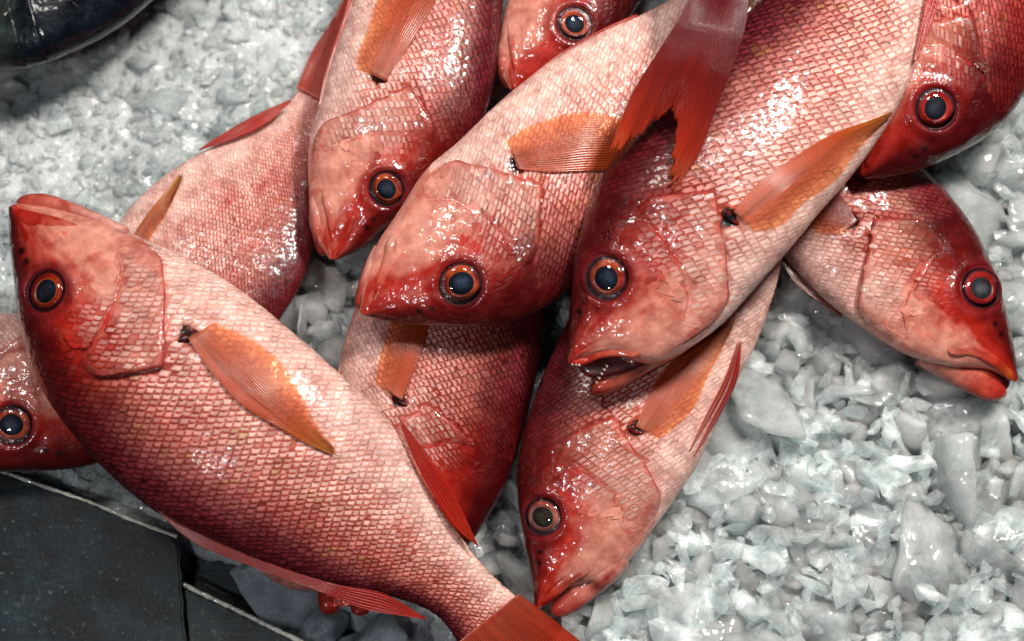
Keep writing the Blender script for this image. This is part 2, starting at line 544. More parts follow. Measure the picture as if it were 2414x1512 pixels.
    # pigment ------------------------------------------------------
    def pig(self, x, t, pp=None):
        sd = self.seed
        n1 = fbm(x * 7, t * 2.2, sd) - .5; n2 = fbm(x * 30, t * 8, sd + 3) - .5; n3 = fbm(x * 70, t * 20, sd + 9) - .5
        s = t + n1 * .5 + self.dark + .16
        belly, flank, back = lin(246, 214, 200), lin(212, 120, 94), lin(74, 14, 18)
        col = mix(belly, flank, sst(-.75, .25, s + n2 * .3))
        col = mix(col, back, sst(.05, .75, s + n2 * .25))
        ex, et = self.exy
        dx = x - ex
        cheek, redc, darkr = lin(228, 156, 136), lin(180, 34, 18), lin(78, 9, 11)
        hf = sst(.36, .24, x - .5 * np.maximum(0, t - .4) * .2)
        rd = sst(-.02, -.09, dx - .05 * (t - et)) * .95
        rd = np.maximum(rd, sst(-.4, .2, t + n1 * .6) * .95)
        rd = rd * sst(-1.0, -.35, t + n2 * .3) + self.red * sst(-.6, .3, t)
        rd = np.clip(rd + n2 * .8 + n3 * .6, 0, 1)
        hc = mix(cheek, redc, rd)
        hc = mix(hc, darkr, np.clip(sst(.10, .8, t + n1 * .4) * .95 + self.dark * 1.4 * sst(-.5, .4, t), 0, 1))
        col = mix(col, hc, hf * .96)
        if pp is not None:
            q = np.linalg.norm((pp - self.Pp) * np.array([1., 1.]), axis=-1) / self.SL + .004 * np.sin(x * 300) 
            col = mix(col, lin(196, 62, 40), np.exp(-(q / .032) ** 2) * .75)
            col = mix(col, lin(10, 5, 6), sst(.024, .010, q + n3 * .022))
            if self.eye is not None:
                for fx, ft in ((.50, .62), (.62, .60)):
                    nc_ = self.px(np.array(self.exy[0] * fx), np.array(ft))
                    q = np.linalg.norm(pp - nc_, axis=-1) / self.SL
                    col = mix(col, lin(28, 5, 6), sst(.0075, .0035, q))
                q = np.linalg.norm(pp - np.array(self.eye), axis=-1) / self.er
                col = mix(col, lin(120, 25, 30), np.exp(-((q - 1.15) / .3) ** 2) * .65)
        return col * self.tone

    def scale_cols(self, x, t):
        n1 = fbm(x * 6, t * 2, self.seed + 31) - .5; n2 = fbm(x * 25, t * 7, self.seed + 41) - .5
        s = t + n1 * .22 + self.dark + .13
        heart = mix(lin(250, 224, 214), lin(244, 200, 188), sst(-.7, .1, s))
        heart = mix(heart, lin(218, 140, 126), sst(.05, .55, s + n2 * .3))
        heart = mix(heart, lin(118, 40, 48), sst(.4, .95, s))
        rim = mix(lin(236, 184, 168), lin(196, 92, 70), sst(-.65, .05, s + n2 * .5))
        rim = mix(rim, lin(158, 52, 46), sst(-.1, .45, s))
        rim = mix(rim, lin(74, 16, 24), sst(.4, .95, s))
        blot = sst(.56, .75, fbm(x * 14, t * 4, self.seed + 91)) * sst(-.9, -.2, t) * sst(.3, .0, t) * .45
        heart = mix(heart, lin(206, 92, 72), blot); rim = mix(rim, lin(168, 40, 30), blot)
        ye = np.clip(sst(.62, .8, fbm(x * 40, t * 10, self.seed + 77)) * sst(-.3, .1, t) * sst(.8, .4, t), 0, 1) * .5
        heart = mix(heart, lin(186, 146, 72), ye); rim = mix(rim, lin(120, 70, 20), ye)
        f = self.red * .55
        heart = mix(heart, lin(206, 70, 54), np.full_like(x, f)); rim = mix(rim, lin(150, 28, 24), np.full_like(x, f))
        rim = rim * (1 - self.net * .45 * sst(-.8, -.2, s))[..., None]
        return heart * self.tone, rim * self.tone

    # arc-length tables -------------------------------------------
    def arc_tables(self):
        xs = np.linspace(0, 1, 81); th = np.linspace(-math.pi / 2, math.pi / 2, 121)
        b = self.hd(xs)[:, None]; c = self.c(xs)[:, None]
        ds = np.sqrt((b * np.cos(th)) ** 2 + (c * np.sin(th)) ** 2) * (th[1] - th[0])
        s = np.cumsum(ds, 1); s -= s[:, 60:61]
        self._ax, self._ath, self._as = xs, th, s

    def th_of(self, x, s):
        x = np.clip(x, 0, 1); i = np.clip((x * 80).astype(int), 0, 79); f = x * 80 - i
        out = np.empty_like(x)
        for k in np.unique(i):
            m = i == k
            a = np.interp(s[m], self._as[k], self._ath, left=9, right=9); b = np.interp(s[m], self._as[k + 1], self._ath, left=9, right=9)
            out[m] = np.where((a > 8) | (b > 8), 9, a * (1 - f[m]) + b * f[m])
        return out

    # meshes -------------------------------------------------------
    def build_body(self, root, mat=None, nu=190, na=64, nb=18):
        mat = mat or M_SKIN
        u = np.linspace(0, 1, nu) ** 1.15
        th = np.concatenate([np.linspace(-math.pi / 2, math.pi / 2, na), np.linspace(math.pi / 2, 1.5 * math.pi, nb + 2)[1:-1]])
        X, T = np.meshgrid(u, th, indexing='ij')
        V = self.surf(X, T)
        pp = self.px(X, np.sin(T))
        C = self.pig(X, np.sin(T), pp)
        m = len(th)
        F = grid_faces(nu, m, True).tolist()
        n0 = nu * m
        V = V.reshape(-1, 3); C = C.reshape(-1, 3)
        V = np.concatenate([V, V[:m].mean(0, keepdims=True), V[-m:].mean(0, keepdims=True)])
        C = np.concatenate([C, C[:1], C[-1:]])
        for j in range(m):
            F.append([n0, (j + 1) % m, j]); F.append([n0 + 1, (nu - 1) * m + j, (nu - 1) * m + (j + 1) % m])
        ret = sst(self.exy[0] - .01, self.exy[0] + .07, X).ravel(); ret = np.concatenate([ret, [0, 0]])
        return mesh_obj('body', V, F, mat, root, {'Col': C, 'ret': ret})

    def build_plate(self, root, name, front, rear, t0, t1, off):
        nt_, nr = 44, 16
        t = np.linspace(t0, t1, nt_); r = np.linspace(0, 1, nr)
        T, R = np.meshgrid(t, r, indexing='ij')
        xr, xf = rear(T), front(T)
        wob = .0035 * (vnoise(T * 9, T * 0 + self.seed, 3) - .5)
        X = xr - (xr - xf) * R + wob * (1 - R)
        TH = np.arcsin(np.clip(T, -.995, .995))
        O = off(X, T, R)
        V = self.surf(X, TH, O)
        lip = self.surf(X[:, :1] - .002, TH[:, :1], np.full((nt_, 1), -.0022))
        V = np.concatenate([lip, V], 1)
        XX = np.concatenate([X[:, :1], X], 1); TT = np.concatenate([T[:, :1], T], 1); RR = np.concatenate([R[:, :1], R], 1)
        C = self.pig(XX, TT, self.px(XX, TT))
        n = fbm(XX * 26, TT * 8, self.seed + 12) - .5
        C = mix(C, lin(222, 150, 142) * self.tone, .4 * sst(.55, .1, TT) * np.ones_like(XX) * (1 - self.red))
        C = mix(C, lin(178, 34, 32) * self.tone, np.clip(sst(.10, .0, RR) * .75 + n * .5, 0, 1))
        return mesh_obj(name, V, grid_faces(nt_, nr + 1), M_SKIN, root, {'Col': C.reshape(-1, 3), 'ret': np.full(C.size // 3, .7)})

    def build_scales(self, root):
        self.arc_tables()
        dx = .0136; dy = .0180; SH = .42
        P_ = []
        x0 = max(.1, self.exy[0] + .03)
        ks = np.arange(-44, 45)
        sz = lambda x: np.interp(x, [.1, .3, .6, .85, 1], [.8, 1, 1., .78, .62])
        # walk along the body with steps that shrink towards the tail
        xs = [x0 - .12]
        while xs[-1] < 1.0: xs.append(xs[-1] + dx * sz(xs[-1]))
        xs = np.array(xs)
        for k in ks:
            xk = xs + (dx * sz(xs) * .5 if k % 2 else 0)
            sk = k * dy * .5 * sz(xk)
            P_.append(np.stack([xk - SH * sk, sk * self.SLm], 1))
        P_ = np.concatenate(P_)
        P_ += RNG.normal(0, 1, P_.shape) * np.array([dx, dy * self.SLm]) * .05
        x, s = P_[:, 0], P_[:, 1]
        th = self.th_of(x, s)
        ok = (np.abs(th) < 1.38) & (x < .995) & (x > x0)
        x, s, th = x[ok], s[ok], th[ok]; t = np.sin(th)
        pp = self.px(x, t)
        xe, xp = self.xedge(t), self.xpre(t)
        zone = np.zeros(len(x), int)
        zone[x > xe + .006] = 1
        tt = t - self.Oxy[1] * .5
        zone[(x < xe - .013) & (x > xp + .012) & (tt < .40) & (tt > -.72)] = 2
        zone[(x <= xp - .006) & (x > self.exy[0] + .035 + .03 * np.maximum(0, -t)) & (t < .45) & (t > -.55)] = 3
        zone[(x > self.exy[0] + .075) & (x < xe + .006) & (tt >= .52)] = 4
        if self.eye is not None:
            zone[np.linalg.norm(pp - np.array(self.eye), axis=1) < self.er * 1.5] = 0
        zone[np.linalg.norm(pp - self.Pp, axis=1) < .02 * self.SL] = 0
        # here and there one has come off
        zone[(RNG.random(len(x)) < .012)] = 0
        zone[(pp[:, 0] < -90) | (pp[:, 0] > 2510) | (pp[:, 1] < -90) | (pp[:, 1] > 1610)] = 0   # beyond the table's view nothing shows them
        ok = zone > 0
        x, s, t, zone = x[ok], s[ok], t[ok], zone[ok]
        n = len(x)
        gu = np.array([-.50, 0., .35, .55, .62]); gv = np.array([-.56, -.22, .22, .56])
        U, Vv = np.meshgrid(gu, gv, indexing='ij')
        wid = np.where(U > .1, np.sqrt(np.clip(1 - ((U - .1) / .56) ** 2, .0, 1)), 1.)
        U = U.ravel(); Vv = (Vv * wid).ravel()
        small = np.where(zone == 1, 1., np.where(zone == 4, .75, .92)) * RNG.uniform(.94, 1.08, n)
        k = (sz(x) * small)[:, None]
        X = x[:, None] + U * dx * k * 1.25 - SH * Vv * dy * k
        SS = s[:, None] + Vv * dy * k * self.SLm * 1.02
        TH = self.th_of(X.ravel(), SS.ravel()).reshape(X.shape)
        TH = np.where(TH > 8, np.arcsin(np.clip(t, -1, 1))[:, None], TH)
        lift = RNG.uniform(.7, 1.35, n)[:, None] * np.where(zone == 1, 1., .95)[:, None] * .00050 * (self.SLm / .385) * (.55 + .45 * sst(-.8, .0, t))[:, None]
        tiltv = RNG.normal(0, .22, n)[:, None]
        O = lift * ((U + .5) * 1.1 - .12 - (Vv / .56) ** 2 * .35 + tiltv * Vv) + .00006
        fl_ = np.where(zone == 3, sst(0, .07, x - (self.exy[0] + .035 + .03 * np.maximum(0, -t))) * sst(-.56, -.3, t), 1.)[:, None]
        O = O * (.25 + .75 * fl_) - .0003 * (1 - fl_)
        plate = self.off_plate(X, np.sin(TH)) * (zone == 2)[:, None] + (.0012 * np.clip(1 - (self.xpre(np.sin(TH)) - X) / .08, 0, 1)) * (zone == 3)[:, None]
        V = self.surf(X, TH, O + plate)
        heart, rim = self.scale_cols(x, t)
        base = self.pig(x, t, self.px(x, t))
        hd_ = (zone != 1)
        nf = sst(.42, .30, x) * sst(.2, .5, t)
        heart = mix(heart, base * 1.25, nf * .8); rim = mix(rim, base * .8, nf * .8)
        heart = np.where(hd_[:, None], mix(base, lin(244, 212, 202) * self.tone, np.clip(.62 - self.red * .4 + RNG.normal(0, .2, n), 0, 1) * sst(.5, .0, t)), heart)
        rim = np.where(hd_[:, None], mix(base * .85, lin(176, 50, 44) * self.tone, np.clip(.14 + RNG.normal(0, .15, n), 0, 1) * sst(.3, -.1, t)), rim)
        fx_ = np.where(zone == 3, sst(0, .06, x - (self.exy[0] + .035 + .03 * np.maximum(0, -t))) * sst(-.56, -.25, t) * sst(.46, .2, t), np.where(zone == 2, sst(-.74, -.55, t) * sst(.46, .3, t), np.where(zone == 4, .25, 1.)))
        heart = mix(base, heart, fx_); rim = mix(base, rim, fx_)
        j = RNG.normal(1, .09, (n, 1)); heart = heart * j; rim = rim * RNG.normal(1, .12, (n, 1)); heart = mix(heart, rim, np.clip(RNG.normal(.0, .18, n), 0, .8))
        ng = len(U)
        f1 = grid_faces(5, 4)
        F = (f1[None] + (np.arange(n) * ng)[:, None, None]).reshape(-1, 4)
        A = {'Col': np.repeat(heart, ng, 0), 'Rim': np.repeat(rim, ng, 0), 'uu': np.tile(U, n), 'vv': np.tile(Vv, n), 'wetw': np.repeat(np.where(zone == 1, .45, 1.), ng)}
        o = mesh_obj('scales', V, F, M_SCALE, root, A)
        o['kind'] = 'stuff'
        return o

    def build_eye(self, root, er=None, squash=1., cloud=0.):
        x, t = self.exy
        th = math.asin(np.clip(t, -.99, .99))
        c = self._s0(np.array([x]), np.array([th]))[0]
        n = self.nrm(np.array([x]), np.array([th]))[0]
        n = n * .75 + np.array([0, -.1, 1]) * .25; n /= np.linalg.norm(n)
        a = self._s0(np.array([x + .01]), np.array([th]))[0] - c
        a -= n * a.dot(n); a /= np.linalg.norm(a); b = np.cross(n, a)
        d = np.linalg.norm(c - CAMP)
        R = self.er / 1207 * TAN * (FWD @ (c - CAMP))
        c = c - n * R * .10
        nph = 40; ph = np.linspace(0, 2 * math.pi, nph, endpoint=False)

        def disc(name, prof, mat, parent, colf, wob=0.):
            rs = np.array([p[0] for p in prof]); hs = np.array([p[1] for p in prof])
            V = []; C = []
            for r_, h_, in zip(rs, hs):
                wr = 1 + wob * .07 * np.sin(ph - .6 + self.seed) + wob * .05 * np.sin(2 * ph + self.seed)
                V.append(c + R * (r_ * wr * np.cos(ph))[:, None] * a * squash * (1 + .05 * math.sin(self.seed)) + R * (r_ * wr * np.sin(ph))[:, None] * b + R * h_ * n)
                C.append(colf(r_, ph))
            return mesh_obj(name, np.concatenate(V), np.concatenate([grid_faces(len(prof), nph, True)]), mat, parent, {'Col': np.concatenate(C)})
        v = vnoise(ph * 3, ph * 0, self.seed)
        rimc = lambda r_, p: mix(np.tile(lin(110, 24, 26), (nph, 1)), lin(30, 8, 16), np.clip(sst(1.16, .95, np.full(nph, r_)), 0, 1)) * (.8 + .4 * v[:, None])
        e = disc('eye', [(1.30, -.12), (1.2, .03), (1.1, .09), (1.02, .10), (.96, .06), (.9, .0)], M_SOCKET, root, rimc)

        def irc(r_, p):
            q = fbm(np.cos(p) * 1.6 + 4 + r_, np.sin(p) * 1.6 + 4, self.seed + 2)
            cc = mix(np.tile(lin(*self.iris[0]), (nph, 1)), lin(*self.iris[1]), np.clip(sst(.4, .75, q) * .8, 0, 1))
            cc = mix(cc, lin(*self.iris[2]), sst(.64, .58, np.full(nph, r_)) * .7)
            return mix(cc, lin(46, 14, 26), np.clip(sst(.80, .93, np.full(nph, r_)) + .85 * sst(-.1, .8, np.sin(p + self.seed)) * sst(.70, .84, r_), 0, 1))
        disc('iris', [(.98, .10), (.9, .10), (.82, .12), (.74, .13), (.66, .125), (.59, .11), (.54, .08), (.46, .02)], M_IRIS, e, irc, .5)
        disc('pupil', [(.58, .09), (.42, .12), (.2, .135), (.001, .14)], M_PUPIL, e, lambda r_, p: mix(np.tile(lin(*self.pup[0]), (nph, 1)), lin(*self.pup[1]), sst(.45, .1, np.full(nph, r_)) * (.4 + .6 * v)), 1.)
        disc('cornea', [(.985, .075), (.9, .15), (.8, .20), (.65, .25), (.45, .29), (.25, .31), (.001, .315)], M_CORNEA, e, lambda r_, p: np.tile(lin(26, 34, 52), (nph, 1)))

    # lofted flesh piece (jaw, lip) lying in the fish's head ------------------
    def build_loft(self, root, name, pairs, hoff, thick, cols, mat=None, nu=26, na=14, under=.6):
        r = np.asarray(pairs, float)
        mid = r.mean(1); s = np.concatenate([[0], np.cumsum(np.linalg.norm(np.diff(mid, axis=0), axis=1))]); s /= s[-1]
        A, B = Spl(s, r[:, 0]), Spl(s, r[:, 1])
        u = np.linspace(0, 1, nu); th = np.linspace(0, 2 * math.pi, na, endpoint=False)
        U, T = np.meshgrid(u, th, indexing='ij')
        k = ((np.sin(T) + 1) / 2)[..., None]
        pp = B(U) * (1 - k) + A(U) * k
        midp = (A(u) + B(u)) / 2
        xt = self.inv(midp)
        base = self._s0(xt[:, 0], np.arcsin(np.clip(xt[:, 1], -.97, .97)))[:, 2]
        mh = self.h(xt[:, 0])[:, 0]
        wid = np.linalg.norm(A(u) - B(u), axis=1) * PXM / 2
        ho = np.interp(u, np.linspace(0, 1, len(hoff)), hoff)
        zc = base + ho
        tk = np.minimum(np.interp(u, np.linspace(0, 1, len(thick)), thick), wid * 1.5)
        endf = np.sqrt(np.clip(1 - np.clip((.10 - u) / .10, 0, 1) ** 2, .02, 1)) * np.sqrt(np.clip(1 - np.clip((u - .93) / .07, 0, 1) ** 2, .02, 1))
        cz = np.cos(T)
        V = W(pp, np.repeat(zc[:, None], na, 1))
        V[..., 2] += (tk * endf)[:, None] * np.where(cz > 0, cz, cz * under * 3)
        ctr = W(midp, zc)[:, None, :]
        V[..., :2] = ctr[..., :2] + (V[..., :2] - ctr[..., :2]) * endf[:, None, None] ** .7
        cu = np.array([c_ for c_ in cols], float)
        C = np.stack([np.interp(u, np.linspace(0, 1, len(cu)), cu[:, i]) for i in range(3)], 1)
        C = np.repeat(C[:, None], na, 1)
        nn = fbm(U * 6, T * 1.2, self.seed + 55) - .5
        C = mix(C, lin(176, 34, 22), np.clip(nn * 2.6, 0, 1)) * self.tone * .8
        F = grid_faces(nu, na, True).tolist()
        V = V.reshape(-1, 3); n0 = nu * na
        V = np.concatenate([V, V[:na].mean(0, keepdims=True), V[-na:].mean(0, keepdims=True)])
        C = np.concatenate([C.reshape(-1, 3), C[0, :1], C[-1, :1]])
        for j in range(na):
            F.append([n0, (j + 1) % na, j]); F.append([n0 + 1, (nu - 1) * na + j, (nu - 1) * na + (j + 1) % na])
        return mesh_obj(name, V, F, mat or M_LIP, root, {'Col': C})

    def build_fin(self, root, name, e1, e2, cols, rays=14, on_body=True, off=(.0026, .0032), hh=None, bulge=.0, ragged=.0, amp=.00009, endprof=None, thin=None):
        A, B = arc_spl(e1), arc_spl(e2)
        nc = rays * 4 + 1; nl = 40
        u = np.linspace(0, 1, nl); v = np.linspace(0, 1, nc)
        U, Vv = np.meshgrid(u, v, indexing='ij')
        if ragged:
            rg = 1 - ragged * (.6 * vnoise(v * rays * .55, v * 0, self.seed + 4) + .4 * vnoise(v * rays * 2.1, v * 0, self.seed + 8)) 
            UU = U * rg[None]
        else: UU = U
        if endprof is not None:
            UU = UU * np.interp(v, np.linspace(0, 1, len(endprof)), endprof)[None]
        pp = A(UU) * (1 - Vv[..., None]) + B(UU) * Vv[..., None]
        ray = .5 + .5 * np.cos(2 * math.pi * Vv * rays)
        corr = amp * (ray - .5) * 2 * sst(0, .12, U)
        o = off[0] + (off[1] - off[0]) * U + bulge * np.sin(math.pi * Vv) * np.sin(math.pi * np.clip(U, 0, 1)) + corr
        o = o + .0008 * (fbm(U * 3, Vv * 3, self.seed + 21) - .5)
        if on_body:
            xt = self.inv(pp.reshape(-1, 2))
            x = xt[:, 0]; th = np.arcsin(np.clip(xt[:, 1], -.985, .985))
            P = self._s0(x, th)
            V3 = W(pp.reshape(-1, 2), P[:, 2])
            V3 = V3 + self.nrm(x, th) * o.reshape(-1, 1)
        else:
            hu = np.interp(UU, np.linspace(0, 1, len(hh)), hh)
            V3 = W(pp, hu); V3[..., 2] += o; V3 = V3.reshape(-1, 3)
        cu = np.array(cols, float)
        C = np.stack([np.interp(UU, np.linspace(0, 1, len(cu)), cu[:, i]) for i in range(3)], -1)
        if on_body: C = mix(C, lin(228, 150, 128), sst(.12, .0, U) * .4)
        C = C * (.62 + .7 * fbm(UU * 2.5, Vv * 9, self.seed + 61))[..., None] * (.86 + .28 * vnoise(Vv * rays, UU * 1.5, self.seed + 71))[..., None] * self.tone
        V3 = V3.reshape(nl, nc, 3)
        thn = np.zeros_like(U) if thin is None else np.clip((Vv if thin else 1 - Vv) * 1.25 - .25 + .25 * (fbm(U * 4, Vv * 6, self.seed + 2) - .5), 0, 1)
        C = mix(C, lin(230, 146, 118) * self.tone, np.clip(thn, 0, 1) * .55)
        F1 = grid_faces(nl, nc)
        o_ = mesh_obj(name, V3.reshape(-1, 3), F1, M_FIN, root, {'Col': C.reshape(-1, 3), 'ray': 1 - ray.ravel(), 'thin': thn.ravel()})
        md = o_.modifiers.new('thickness', 'SOLIDIFY'); md.thickness = .0003; md.offset = -1
        return o_


ORANGE = [lin(226, 118, 84), lin(218, 92, 52), lin(206, 90, 40), lin(200, 130, 52)]
REDFIN = [lin(196, 52, 40), lin(204, 40, 26), lin(200, 54, 30)]
CRIMFIN = [lin(120, 18, 26), lin(150, 22, 24), lin(186, 40, 30)]
PALEFIN = [lin(228, 160, 150), lin(214, 110, 98), lin(206, 70, 58)]
LOWJ = [lin(206, 66, 52), lin(226, 126, 108), lin(238, 172, 156), lin(246, 180, 164)]
UPJ = [lin(204, 44, 28), lin(208, 70, 50), lin(226, 140, 120), lin(232, 168, 150)]
REDJ = [lin(190, 30, 22), lin(204, 56, 40), lin(214, 96, 76), lin(222, 126, 108)]


def make_fish(label, F, scales=True, maxilla=None, jaw=None, mouth=None, pect=None, fins=(), jc=None, mc=None, mo=None, jo=None, eye_squash=1., name='red_snapper', teeth=None, pthin=1):
    c = W(F.px(np.array(.4), np.array(0.)), F.h(np.array(.4))[0]); c[2] -= float(F.c(np.array(.4)))
    root = empty(name, c)
    tag(root, label, 'fish', 'red fish piled on the ice')
    F.build_body(root)
    if scales:
        F.build_plate(root, 'gill_cover', F.xpre, F.xedge, -.86, .50, lambda x, t, r: F.off_plate(x, t))
        F.build_plate(root, 'cheek_plate', lambda t: np.full_like(t, F.exy[0] + .035) - .03 * np.clip(-t, 0, 1), F.xpre, -.72, .34,
                      lambda x, t, r: (.0012 * (1 - r) - .0006 * r) * sst(.34, .2, t) * sst(-.72, -.5, t) - .0003)
        F.build_scales(root)
    if F.eye is not None: F.build_eye(root, squash=eye_squash)
    if pect:
        a_, b_ = np.array(pect[0][0], float), np.array(pect[1][0], float)
        dz_ = b_ - a_; dz_ /= np.linalg.norm(dz_); k0 = F.Pp; q_ = np.array([dz_[1], -dz_[0]])
        wv = .006 * F.SL
        F.build_loft(root, 'fin_socket', [(k0 - dz_ * 5.5 * wv * .5 + q_ * 3, k0 - dz_ * 5.5 * wv * .5 - q_ * 3), (k0 - dz_ * wv + q_ * wv * 1.1, k0 - dz_ * wv - q_ * wv), (k0 + dz_ * wv + q_ * wv * .8, k0 + dz_ * wv - q_ * wv * 1.2), (k0 + dz_ * 5 * wv * .6 + q_ * 3, k0 + dz_ * 5 * wv * .6 - q_ * 3)],
                     [.0002], [.0009], [lin(60, 12, 12), lin(10, 6, 8), lin(10, 6, 8), lin(90, 20, 16)], M_SOCK)
    if mouth: F.build_loft(root, 'mouth_lining', mouth, [-.006], [.002], [lin(40, 8, 8), lin(80, 16, 14)], M_MOUTH)
    for (bx, by, tx, ty, dz) in (teeth or ()):
        b0 = W(np.array([bx, by]), float(F.h(np.array(.02))[0]) + dz); t0_ = W(np.array([tx, ty]), float(F.h(np.array(.02))[0]) + dz - .001)
        dv_ = t0_ - b0; sd_ = np.cross(dv_, [0, 0, 1.]); sd_ /= np.linalg.norm(sd_) + 1e-9; up_ = np.cross(sd_, dv_); up_ /= np.linalg.norm(up_)
        ring = [b0 + .0007 * (math.cos(a_) * sd_ + math.sin(a_) * up_) for a_ in np.linspace(0, 2 * math.pi, 6, endpoint=False)]
        mesh_obj('tooth', np.array(ring + [t0_]), [[k_, (k_ + 1) % 6, 6] for k_ in range(6)], M_TOOTH, root)
    if jaw: F.build_loft(root, 'lower_jaw', jaw, jo or [-.005, -.004, -.006, -.011], [.004, .006, .008, .009], jc or LOWJ)
    if maxilla: F.build_loft(root, 'upper_lip', maxilla, mo or [-.002, -.0005, -.0005, -.0015], [.0022, .0018, .0015, .0010], mc or UPJ)
    if pect: F.build_fin(root, 'pectoral_fin', pect[0], pect[1], pect[2] if len(pect) > 2 else ORANGE, rays=24, bulge=.0012, ragged=.12, thin=pthin)
    for f in fins:
        F.build_fin(root, **f)
    return root


# --- 1: big fish over the front left
F1 = Fish([((20, 490), (45, 480)), ((22, 565), (130, 492)), ((32, 655), (215, 515)), ((48, 770), (300, 547)), ((90, 900), (400, 590)), ((190, 1045), (530, 660)),
           ((350, 1195), (680, 775)), ((500, 1275), (815, 895)), ((660, 1345), (925, 1005)), ((815, 1389), (1005, 1150)), ((945, 1412), (1085, 1265)), ((1040, 1460), (1155, 1350)), ((1090, 1530), (1215, 1405))],
          [(0, .088), (.3, .092), (.6, .082), (.85, .055), (1, .036)], roll=-.10, O=(390, 868), P=(440, 795), eye=(115, 690), er=50, seed=3)
make_fish('large pink snapper lying across the front left, over the slate panel and other fish', F1,
          jaw=[((36, 488), (42, 463)), ((80, 494), (95, 457)), ((150, 510), (172, 478)), ((220, 533), (252, 513)), ((290, 565), (312, 542))],
          maxilla=[((20, 500), (36, 487)), ((50, 525), (80, 499)), ((110, 545), (140, 514)), ((165, 558), (190, 532))], mc=REDJ,
          pect=([(445, 800), (500, 880), (570, 955), (660, 1010), (740, 1055), (803, 1078)], [(505, 765), (580, 798), (652, 850), (700, 920), (742, 1000), (803, 1078)]),
          fins=[dict(name='dorsal_fin', e1=[(330, 1165), (466, 1284), (582, 1332), (745, 1392), (850, 1434), (1007, 1462)], e2=[(350, 1180), (480, 1258), (640, 1330), (800, 1380), (905, 1400), (1003, 1458)], cols=CRIMFIN, rays=7, on_body=False, hh=[.092, .08, .068, .05], amp=.0003),
                dict(name='anal_fin', e1=[(945, 990), (1012, 1080), (1072, 1170), (1129, 1293)], e2=[(945, 1005), (985, 1100), (1040, 1195), (1085, 1255), (1127, 1288)], cols=REDFIN, rays=6, on_body=False, hh=[.085, .078, .07, .062]),
                dict(name='tail_fin', e1=[(1080, 1515), (1120, 1570), (1180, 1660), (1210, 1740)], e2=[(1222, 1400), (1290, 1450), (1340, 1490), (1440, 1570)], cols=[lin(214, 92, 66), lin(206, 62, 34), lin(200, 60, 30)], rays=40, on_body=False, hh=[.046, .030, .022], ragged=.15)])

# --- 2: head at the left edge
F2 = Fish([((272, 1076), (288, 1062)), ((210, 1098), (272, 985)), ((120, 1110), (228, 890)), ((20, 1112), (165, 808)), ((-85, 1118), (85, 750)), ((-190, 1122), (-5, 738)), ((-300, 1118), (-110, 740)), ((-420, 1108), (-240, 752)),
           ((-540, 1095), (-380, 775)), ((-660, 1075), (-530, 810)), ((-780, 1050), (-680, 850)), ((-900, 1020), (-820, 890)), ((-1000, 1000), (-950, 900))],
          [(0, .034), (.4, .036), (1, .02)], P=(-60, 905), eye=(24, 1000), er=46, seed=21, red=.15)
make_fish('snapper at the left edge with only its orange eye, cheek and red forehead showing', F2)

# --- 3: body coming out from under the front fish
F3 = Fish([((250, 987), (230, 970)), ((370, 955), (206, 850)), ((480, 915), (216, 740)), ((590, 850), (240, 620)), ((655, 760), (290, 510)), ((700, 690), (350, 445)), ((735, 600), (430, 385)), ((752, 500), (510, 342)), ((765, 400), (600, 298)), ((778, 320), (670, 252)), ((792, 262), (702, 212))],
          [(0, .028), (.5, .034), (1, .022)], roll=-.05, seed=33, P=(270, 690), red=.1)
make_fish('snapper with hidden head, orange tail root and yellow fin tip, lying against bare ice', F3,
          pect=([(290, 640), (328, 545), (376, 480), (437, 408)], [(335, 650), (360, 562), (398, 503), (439, 410)], [lin(220, 100, 50), lin(222, 110, 40), lin(212, 150, 60)]),
          fins=[dict(name='anal_fin', e1=[(470, 356), (555, 302), (620, 268), (686, 240)], e2=[(472, 358), (570, 325), (630, 295), (688, 244)], cols=REDFIN, rays=6, on_body=False, hh=[.036, .036, .034]),
                dict(name='tail_fin', e1=[(700, 212), (735, 130), (775, 65), (838, -40)], e2=[(795, 265), (830, 190), (850, 110), (880, 20)], cols=[lin(206, 70, 52), lin(200, 46, 32), lin(190, 40, 30)], rays=22, on_body=False, hh=[.024, .022, .02])])

# --- 4: head-down fish, top
F4 = Fish([((797, 612), (775, 610)), ((850, 588), (738, 555)), ((905, 540), (729, 470)), ((975, 485), (726, 385)), ((1050, 420), (733, 310)), ((1110, 345), (755, 245)), ((1150, 250), (780, 150)), ((1175, 120), (807, 70)), ((1185, 0), (830, 0)),
           ((1200, -150), (880, -150)), ((1220, -300), (960, -300)), ((1240, -450), (1080, -420)), ((1260, -560), (1170, -540))],
          [(0, .052), (.5, .056), (1, .04)], roll=-.05, thick=1.05, O=(965, 205), P=(893, 184), eye=(913, 440), er=42, seed=43)
make_fish('snapper with gold-ringed eye hanging head down beside the bare ice', F4, pthin=0,
          jaw=[((770, 606), (748, 600)), ((772, 560), (736, 552)), ((765, 500), (729, 492)), ((757, 440), (728, 425))],
          maxilla=[((800, 609), (785, 604)), ((798, 560), (776, 557)), ((790, 500), (766, 500)), ((780, 450), (757, 452)), ((772, 428), (760, 430))],
          pect=([(846, 165), (850, 130), (868, 84), (895, 0), (950, -100), (1050, -170)], [(909, 194), (935, 156), (985, 80), (1030, 0), (1060, -90), (1080, -160)]),
          fins=[dict(name='pelvic_fin', e1=[(752, 258), (773, 160), (802, 72), (825, 0), (842, -60)], e2=[(768, 250), (790, 160), (818, 75), (842, 0), (858, -55)], cols=PALEFIN, rays=4, on_body=False, hh=[.062, .062, .062])])

